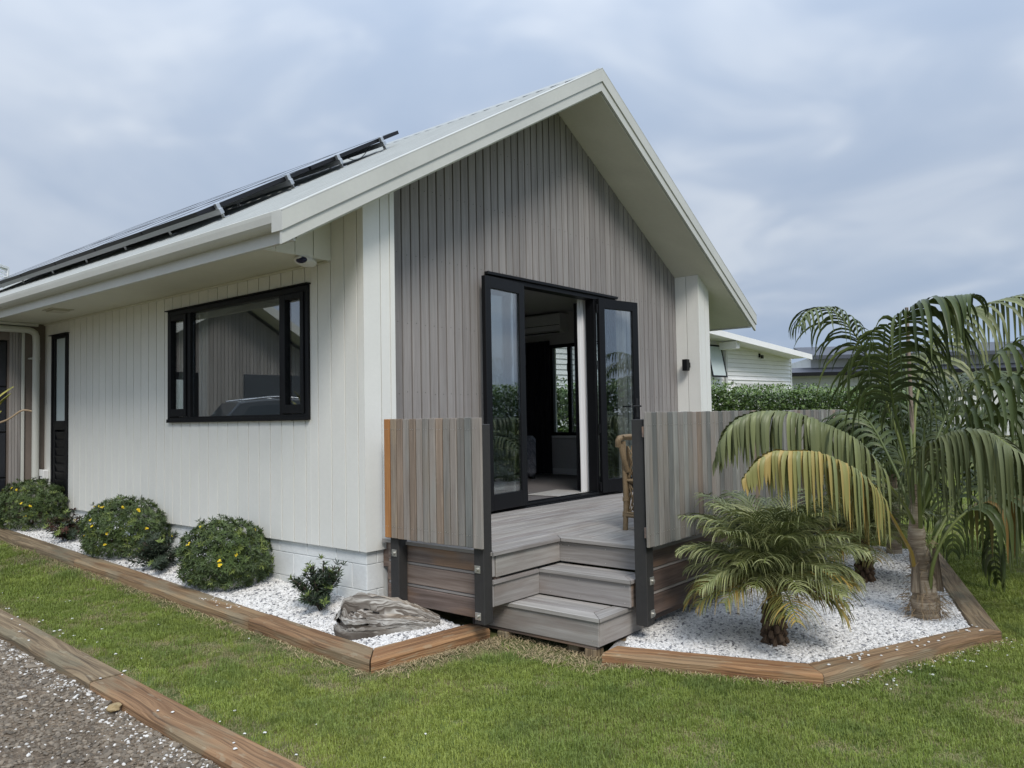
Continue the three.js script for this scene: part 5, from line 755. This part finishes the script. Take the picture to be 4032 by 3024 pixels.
// ---------------------------------------------------------------- neighbours
const nbWhite = std({ map: paintTex(50, rgb(241, 241, 241), 0.03), roughness: 0.5 }), nbGrey = std({ map: paintTex(51, rgb(206, 207, 206), 0.04), roughness: 0.6 }), dkRoof = std({ map: paintTex(52, rgb(72, 76, 86), 0.08), roughness: 0.45 });
{
  const h = thing('weatherboard_house', 'white weatherboard house with low sloping roof beyond the hedge', 'house', [24.46, 0, -8.1], -Math.atan2(0.75, 4.64)); // local x along the wall
  const ev = (x) => 3.9 - 0.0946 * (x - 4.44); // top of the fascia
  const w = obj('wall', [prism([[0, 0.1], [4.78, 0.1], [4.78, ev(4.78) - 0.02], [0, ev(0) - 0.02]], 'xy', -6, -0.02, 0), prism([[-11, 0.1], [0, 0.1], [0, ev(0) - 0.02], [-11, ev(-11) - 0.02]], 'xy', -6.5, -0.12, 0)], nbWhite, h);
  for (let k = 0; k < 22; k++) { const y = 0.5 + k * 0.165, bd = (z) => prism([[0.05, y], [0.008, y + 0.16], [0, y + 0.16], [0, y]].map(([d, yy]) => [d + z, yy]), 'zy', z > -0.1 ? 0.06 : -11, z > -0.1 ? 4.74 : -0.07, 0); obj('weatherboard', bd(-0.019), nbWhite, w); obj('weatherboard', bd(-0.119), nbWhite, w); }
  obj('corner_trim', bb(-0.06, 0.055, 0.1, 4.0, -0.0, 0.03, 0.005), nbGrey, w); obj('corner_trim', bb(4.742, 4.81, 0.1, 3.8, -0.1, 0.03, 0.005), nbWhite, w);
  obj('garage_door', bb(0.52, 4.1, 0.1, 2.66, 0.02, 0.045, 0.006), nbGrey, h); obj('door_trim', [bb(0.4, 4.22, 2.661, 2.8, 0.02, 0.06, 0.006), bb(0.4, 0.519, 0.1, 2.66, 0.02, 0.05, 0.006), bb(4.101, 4.22, 0.1, 2.66, 0.02, 0.05, 0.006), bb(0.35, 4.27, 2.801, 2.825, 0.02, 0.1, 0.004)], nbWhite, h);
  const rf = obj('roof', prism([[-11, ev(-11) - 0.08], [4.7, ev(4.7) - 0.08], [4.7, ev(4.7)], [-11, ev(-11)]], 'xy', -7.5, 0.97, 0), nbGrey, h); obj('fascia_board', prism([[-11, ev(-11) - 0.2], [4.72, ev(4.72) - 0.2], [4.72, ev(4.72) + 0.01], [-11, ev(-11) + 0.01]], 'xy', 0.971, 1.01, 0), nbWhite, rf); obj('soffit', prism([[-11, ev(-11) - 0.12], [4.7, ev(4.7) - 0.12], [4.7, ev(4.7) - 0.1], [-11, ev(-11) - 0.1]], 'xy', -0.1, 0.97, 0), nbWhite, rf);
  obj('beam', bb(-0.5, -0.28, 3.92, 4.2, 0.031, 0.8, 0.01), nbWhite, h); obj('beam', bb(-3.4, -3.2, 4.1, 4.48, -0.08, 0.8, 0.01), nbWhite, h);
  for (const x of [-8.8, -5.6]) obj('verandah_post', bb(x, x + 0.16, 0.1, 4.6, 0.6, 0.76, 0.01), nbWhite, h);
  const wn = obj('window', frame('z', -0.08, -0.02, -7.6, -6.2, 0.9, 2.3, 0.08), M.black, h); obj('pane', bb(-7.52, -6.28, 0.98, 2.22, -0.06, -0.05, 0), M.glass, wn);
  const aw = obj('awning_window', [...frame('z', -0.02, 0.02, 0, 0.95, -1.25, 0, 0.06)], M.black, h); aw.position.set(-1.3, 4.1, 0.02); aw.rotation.x = -0.2; obj('pane', bb(0.061, 0.889, -1.189, -0.061, -0.004, 0.004, 0), M.frosted, aw);
  obj('flood_light', [bb(2.36, 2.52, 3.7, 3.84, 0.06, 0.1, 0.01), bb(2.26, 2.33, 3.74, 3.9, 0.018, 0.08, 0.01)], M.black, h);
}
{
  const h = thing('dark_roofed_house', 'pale house with dark grey metal roofs behind the palm fronds', 'house', [38.6, 0, -9.9], -1.02);
  obj('wall', [bb(-1, 16, 0.1, 3.5, -6, -0.5, 0.01), bb(0.5, 16, 3.5, 4.5, -7, -1.2, 0.01)], nbGrey, h);
  const board = []; for (let k = 0; k < 14; k++) board.push(bb(-1, 16, 0.5 + k * 0.2, 0.69 + k * 0.2, -0.499, -0.48, 0.004)); obj('weatherboards', board, nbGrey, h);
  const lower = obj('roof', prism([[0.3, 3.5], [0.3, 3.62], [-1.3, 3.95], [-1.3, 3.83]], 'zy', -1.6, 16.5, 0), dkRoof, h); obj('fascia_board', bb(-1.6, 16.5, 3.42, 3.62, 0.301, 0.36, 0.01), M.black, lower);
  const up = obj('upper_roof', prism([[-0.3, 4.4], [-0.3, 4.55], [-4, 5.3], [-4, 5.15]], 'zy', 0.2, 17, 0), dkRoof, h); obj('fascia_board', bb(0.2, 17, 4.34, 4.56, -0.299, -0.24, 0.01), dkRoof, up);
  const wn = obj('window', frame('z', -0.47, -0.42, 5, 7, 1.2, 2.6, 0.08), nbWhite, h); obj('pane', bb(5.08, 6.92, 1.28, 2.52, -0.46, -0.45, 0), M.glass, wn);
}
{ // house behind with a louvred screen that shows above the roof
  const h = thing('rear_house', 'white upper storey with a slatted louvre screen beyond the solar panels', 'house', [3.2, 0, -18.6], 0.72);
  obj('wall', bb(-3.5, 2.5, 0.6, 5.2, -4, -0.2, 0.01), nbGrey, h); const s = obj('louvre_frame', frame('z', -0.05, 0.05, -3.2, 0.55, 5.2, 5.78, 0.07), nbWhite, h); for (let k = 0; k < 5; k++) { const l = obj('louvre', bb(-3.13, 0.48, -0.035, 0.035, -0.01, 0.01, 0.003), nbWhite, s); l.position.y = 5.32 + k * 0.092; l.rotation.x = -0.5; }
}
{ // gabled garage wing up the drive, seen mirrored in the side window
  const h = thing('gabled_garage', 'timber clad gabled garage at the end of the drive, mirrored in the side window', 'garage', [-7.9, 0.55, -15]), ap = 4.55, sl = 0.56, hw = 4.4, tp = (x) => ap - sl * Math.abs(x);
  const wl = obj('wall', prism([[-hw, 0], [hw, 0], [hw, tp(hw) - 0.3], [0, ap - 0.3], [-hw, tp(hw) - 0.3]], 'xy', -7, 0, 1), cedar[0], h);
  for (let x = -hw; x < hw; x += 0.11) obj('weatherboard', prism([[x + 0.005, 0], [x + 0.105, 0], [x + 0.105, tp(x + 0.105) - 0.32], [x + 0.005, tp(x + 0.005) - 0.32]], 'xy', 0.001, 0.02), cedar[Math.floor(hash(Math.round(x * 100), 3, 3) * 5)], wl);
  obj('garage_door', bb(-3.6, -0.25, 0, 2.3, 0.021, 0.05, 0.004), std({ map: paintTex(55, rgb(60, 64, 72), 0.05), roughness: 0.4 }), h); const d = obj('door', bb(1.1, 2.3, 0, 2.3, 0.021, 0.06, 0.004), M.black, h); obj('pane', bb(1.35, 1.75, 0.6, 2.1, 0.061, 0.066, 0), M.frosted, d);
  for (const s of [1, -1]) { obj('roof', prism([[s * (hw + 0.7), tp(hw + 0.7)], [0, ap], [0, ap + 0.05], [s * (hw + 0.7), tp(hw + 0.7) + 0.05]], 'xy', -7.5, 0.6, 0), M.roof, h); obj('barge_board', prism([[s * (hw + 0.7), tp(hw + 0.7) - 0.2], [0, ap - 0.2], [0, ap + 0.06], [s * (hw + 0.7), tp(hw + 0.7) + 0.06]], 'xy', 0.601, 0.63, 0), M.creamTrim, h); obj('soffit', prism([[s * (hw + 0.7), tp(hw + 0.7) - 0.19], [0, ap - 0.19], [0, ap - 0.17], [s * (hw + 0.7), tp(hw + 0.7) - 0.17]], 'xy', 0.022, 0.6, 0), M.soffit, h); }
}
{ // hatchback parked on the drive, mirrored in the side window
  const c = thing('parked_car', 'dark grey hatchback parked on the gravel drive before the garage', 'car', [-6.9, G(0, -10.8) + 0.02, -10.8], 0.25);
  const paint = new THREE.MeshPhysicalMaterial({ color: lin(0.05, 0.055, 0.065), roughness: 0.35, clearcoat: 1, clearcoatRoughness: 0.05 }), rub = std({ color: lin(0.012, 0.012, 0.012), roughness: 0.9 });
  const prof = new THREE.Shape(); prof.moveTo(-2.0, 0.3); prof.lineTo(-2.05, 0.62); prof.quadraticCurveTo(-1.95, 0.84, -1.1, 0.92); prof.lineTo(-0.95, 0.95); prof.lineTo(1.75, 1.0); prof.quadraticCurveTo(2.02, 0.95, 2.0, 0.6); prof.lineTo(1.95, 0.3); prof.closePath();
  const bg = new THREE.ExtrudeGeometry(prof, { depth: 1.56, bevelEnabled: true, bevelSize: 0.07, bevelThickness: 0.08, bevelSegments: 4 }); bg.translate(0, 0, -0.78); obj('body', bg, paint, c);
  const cab = new THREE.Shape(); cab.moveTo(-1.0, 0.94); cab.quadraticCurveTo(-0.45, 1.4, -0.15, 1.45); cab.quadraticCurveTo(0.7, 1.52, 1.45, 1.4); cab.lineTo(1.85, 0.98); cab.closePath(); const cg = new THREE.ExtrudeGeometry(cab, { depth: 1.2, bevelEnabled: true, bevelSize: 0.05, bevelThickness: 0.1, bevelSegments: 4 }); cg.translate(0, 0, -0.6); obj('cabin', cg, paint, c);
  const gl = new THREE.MeshPhysicalMaterial({ color: lin(0.02, 0.025, 0.03), roughness: 0.05, clearcoat: 1 }); for (const s of [-1, 1]) { obj('side_window', prism([[-0.75, 1.0], [0.35, 1.02], [0.35, 1.4], [-0.25, 1.36]], 'xy', s > 0 ? 0.701 : -0.715, s > 0 ? 0.715 : -0.701), gl, c); obj('side_window', prism([[0.42, 1.02], [1.5, 1.05], [1.25, 1.35], [0.42, 1.4]], 'xy', s > 0 ? 0.701 : -0.715, s > 0 ? 0.715 : -0.701), gl, c); obj('roof_rail', tube([[-0.1, 1.5, s * 0.6], [0.6, 1.56, s * 0.6], [1.4, 1.48, s * 0.6]], 0.02, 14, 6), M.alu, c); }
  for (const x of [-1.3, 1.3]) for (const z of [-0.78, 0.78]) { const w = obj('wheel', cyl(0.32, 0.32, 0.2, 24, [x, 0.32, z], Math.PI / 2), rub, c); obj('rim', cyl(0.2, 0.2, 0.21, 12, [x, 0.32, z], Math.PI / 2), M.alu, w); }
  for (const z of [-0.6, 0.6]) { obj('headlight', bb(-2.1, -2.0, 0.66, 0.78, z - 0.16, z + 0.16, 0.03), M.white, c); obj('tail_light', bb(2.02, 2.09, 0.7, 0.9, z - 0.12, z + 0.12, 0.03), std({ color: lin(0.3, 0.01, 0.01), roughness: 0.3 }), c); }
}
// what the door glass mirrors: hedge and palms across the lawn
hedge('tall dark boundary hedge across the lawn, mirrored in the open door glass', [5.5, 8.2], [17, 6.6], 1.2, 2.15, 12000, 57, 0.12, 'hedges');
genericPalm('palm_tree', 'tall dark palm behind the far hedge, mirrored in the open door glass', 12.2, 9.6, 2.5, 18, 1.7, 9, { nl: 18, tr: 0.16 });

// ---------------------------------------------------------------- lawn
{
  const patch = (seed, n, len, wid, lean, size) => { const R = rng(seed), P = []; for (let i = 0; i < n; i++) { const x = (R() - 0.5) * size, z = (R() - 0.5) * size, a = R() * 6.28, l = len * (0.5 + R() * 0.8), b = lean * (0.3 + R()), dx = Math.cos(a), dz = Math.sin(a), w = wid * (0.7 + 0.6 * R()), sx = -dz * w, sz = dx * w, h1 = l * 0.55, h2 = l * (1 - 0.3 * b), m = [x + dx * l * 0.25 * b, h1, z + dz * l * 0.25 * b], t = [x + dx * l * 0.8 * b, h2, z + dz * l * 0.8 * b]; P.push(x - sx, -0.004, z - sz, x + sx, -0.004, z + sz, m[0] + sx * 0.8, m[1], m[2] + sz * 0.8, x - sx, -0.004, z - sz, m[0] + sx * 0.8, m[1], m[2] + sz * 0.8, m[0] - sx * 0.8, m[1], m[2] - sz * 0.8, m[0] - sx * 0.8, m[1], m[2] - sz * 0.8, m[0] + sx * 0.8, m[1], m[2] + sz * 0.8, t[0], t[1], t[2]); } return build(P); };
  const gm = new THREE.MeshPhysicalMaterial({ color: 0xffffff, roughness: 0.6, transmission: 0.15, thickness: 0, side: THREE.DoubleSide });
  const ob = [rightBed, [[0.15, 0.9], [0.95, 0.9], [0.95, 1.85], [0.33, 1.85]], [[-0.735, 0.9], [0.28, 1.0], [0.28, -7], [-0.74, -7]]];
  const lists = [[], [], []], R = rng(606);
  const lawnAt = (x, z) => { if (x < -1.742) return false; for (const p of ob) if (inside([x, z], p)) return false; if (z < 1.9 && x > -0.7 && z < 0.9) return false; return true; };
  const add = (x, z, sc) => {
    if (!lawnAt(x, z)) return;
    const dry = fbm(x * 1.1 + 20, z * 1.1 + 7, 0, 0, 611, 4), fine = fbm(x * 5, z * 5, 0, 0, 612, 3), dEdge = Math.min(Math.abs(x + 0.73) + (z > 1 ? 9 : 0), Math.abs(x + 1.745), inside([x, z], [[-0.7, 0.8], [0.3, 0.8], [0.45, 1.9], [0.28, 2.0], [0.05, 1.25], [-0.7, 1.02]]) ? 0.03 : 9);
    let d = smooth(0.5, 0.68, dry * 0.55 + fine * 0.45) * 0.7 + smooth(0.2, 0.02, dEdge + (fine - 0.5) * 0.16) * 0.95; const bare = dEdge < 0.09 + 0.1 * fine && R() < 0.5; if (bare && R() < 0.6) return;
    const k = R() < d ? 2 : R() < 0.35 ? 1 : 0, f = 0.72 + 0.5 * fine + (R() - 0.5) * 0.28, lush = fbm(x * 0.8, z * 0.8, 0, 0, 613, 3);
    const c = k === 2 ? mix3([0.36, 0.30, 0.15], [0.25, 0.25, 0.1], R()) : mix3([0.19, 0.255, 0.042], [0.285, 0.34, 0.064], sat(lush * 1.4 - 0.2 + (R() - 0.5) * 0.5));
    const weed = fbm(x * 2.3 + 50, z * 2.3 + 9, 0, 0, 615, 3) > 0.66 && R() < 0.7 && k < 2, wf = weed ? 0.8 : 1;
    lists[k].push([x, G(x, z), z, sc, sc * (0.75 + 0.5 * R()) * (weed ? 1.35 : 1), sc, 0.0, R() * 6.28, 0.042 * 0, c[0] * f * wf, c[1] * f * (weed ? 0.86 : 1), c[2] * f]);
  };
  for (let x = -1.74; x < 7; x += 0.044) for (let z = -6.5; z < 5.2; z += 0.044) { const cx = x + (R() - 0.5) * 0.05, cz = z + (R() - 0.5) * 0.05; const wx = cx + 3.84, wz = cz - 4.615, dep = wx * 0.771 - wz * 0.637, lat = wx * 0.637 + wz * 0.771; if (dep < 2.6 || Math.abs(lat) > dep * 0.72 + 0.5) continue; const r = Math.hypot(wx, wz); if (r > 7.5 && R() < 0.45) continue; add(cx, cz, 1 + (r > 7.5 ? 0.35 : 0)); }
  for (let x = 6; x < 22; x += 0.16) for (let z = -2; z < 5; z += 0.16) add(x + (R() - 0.5) * 0.16, z + (R() - 0.5) * 0.16, 2);
  const names = ['lawn_grass', 'lawn_grass', 'dry_grass'], labels = ['short green lawn grass around the beds', 'longer green tufts scattered through the lawn', 'dry straw coloured grass in patches and along the sleepers'];
  [patch(1, 56, 0.025, 0.0014, 0.8, 0.085), patch(2, 44, 0.034, 0.0016, 1.0, 0.085), patch(3, 34, 0.02, 0.0013, 1.6, 0.09)].forEach((g, i) => scatter(names[i], g, gm, lists[i], labels[i], 'grass'));
  console.log('grass', lists.map((l) => l.length));
}

renderer.render(scene, camera);
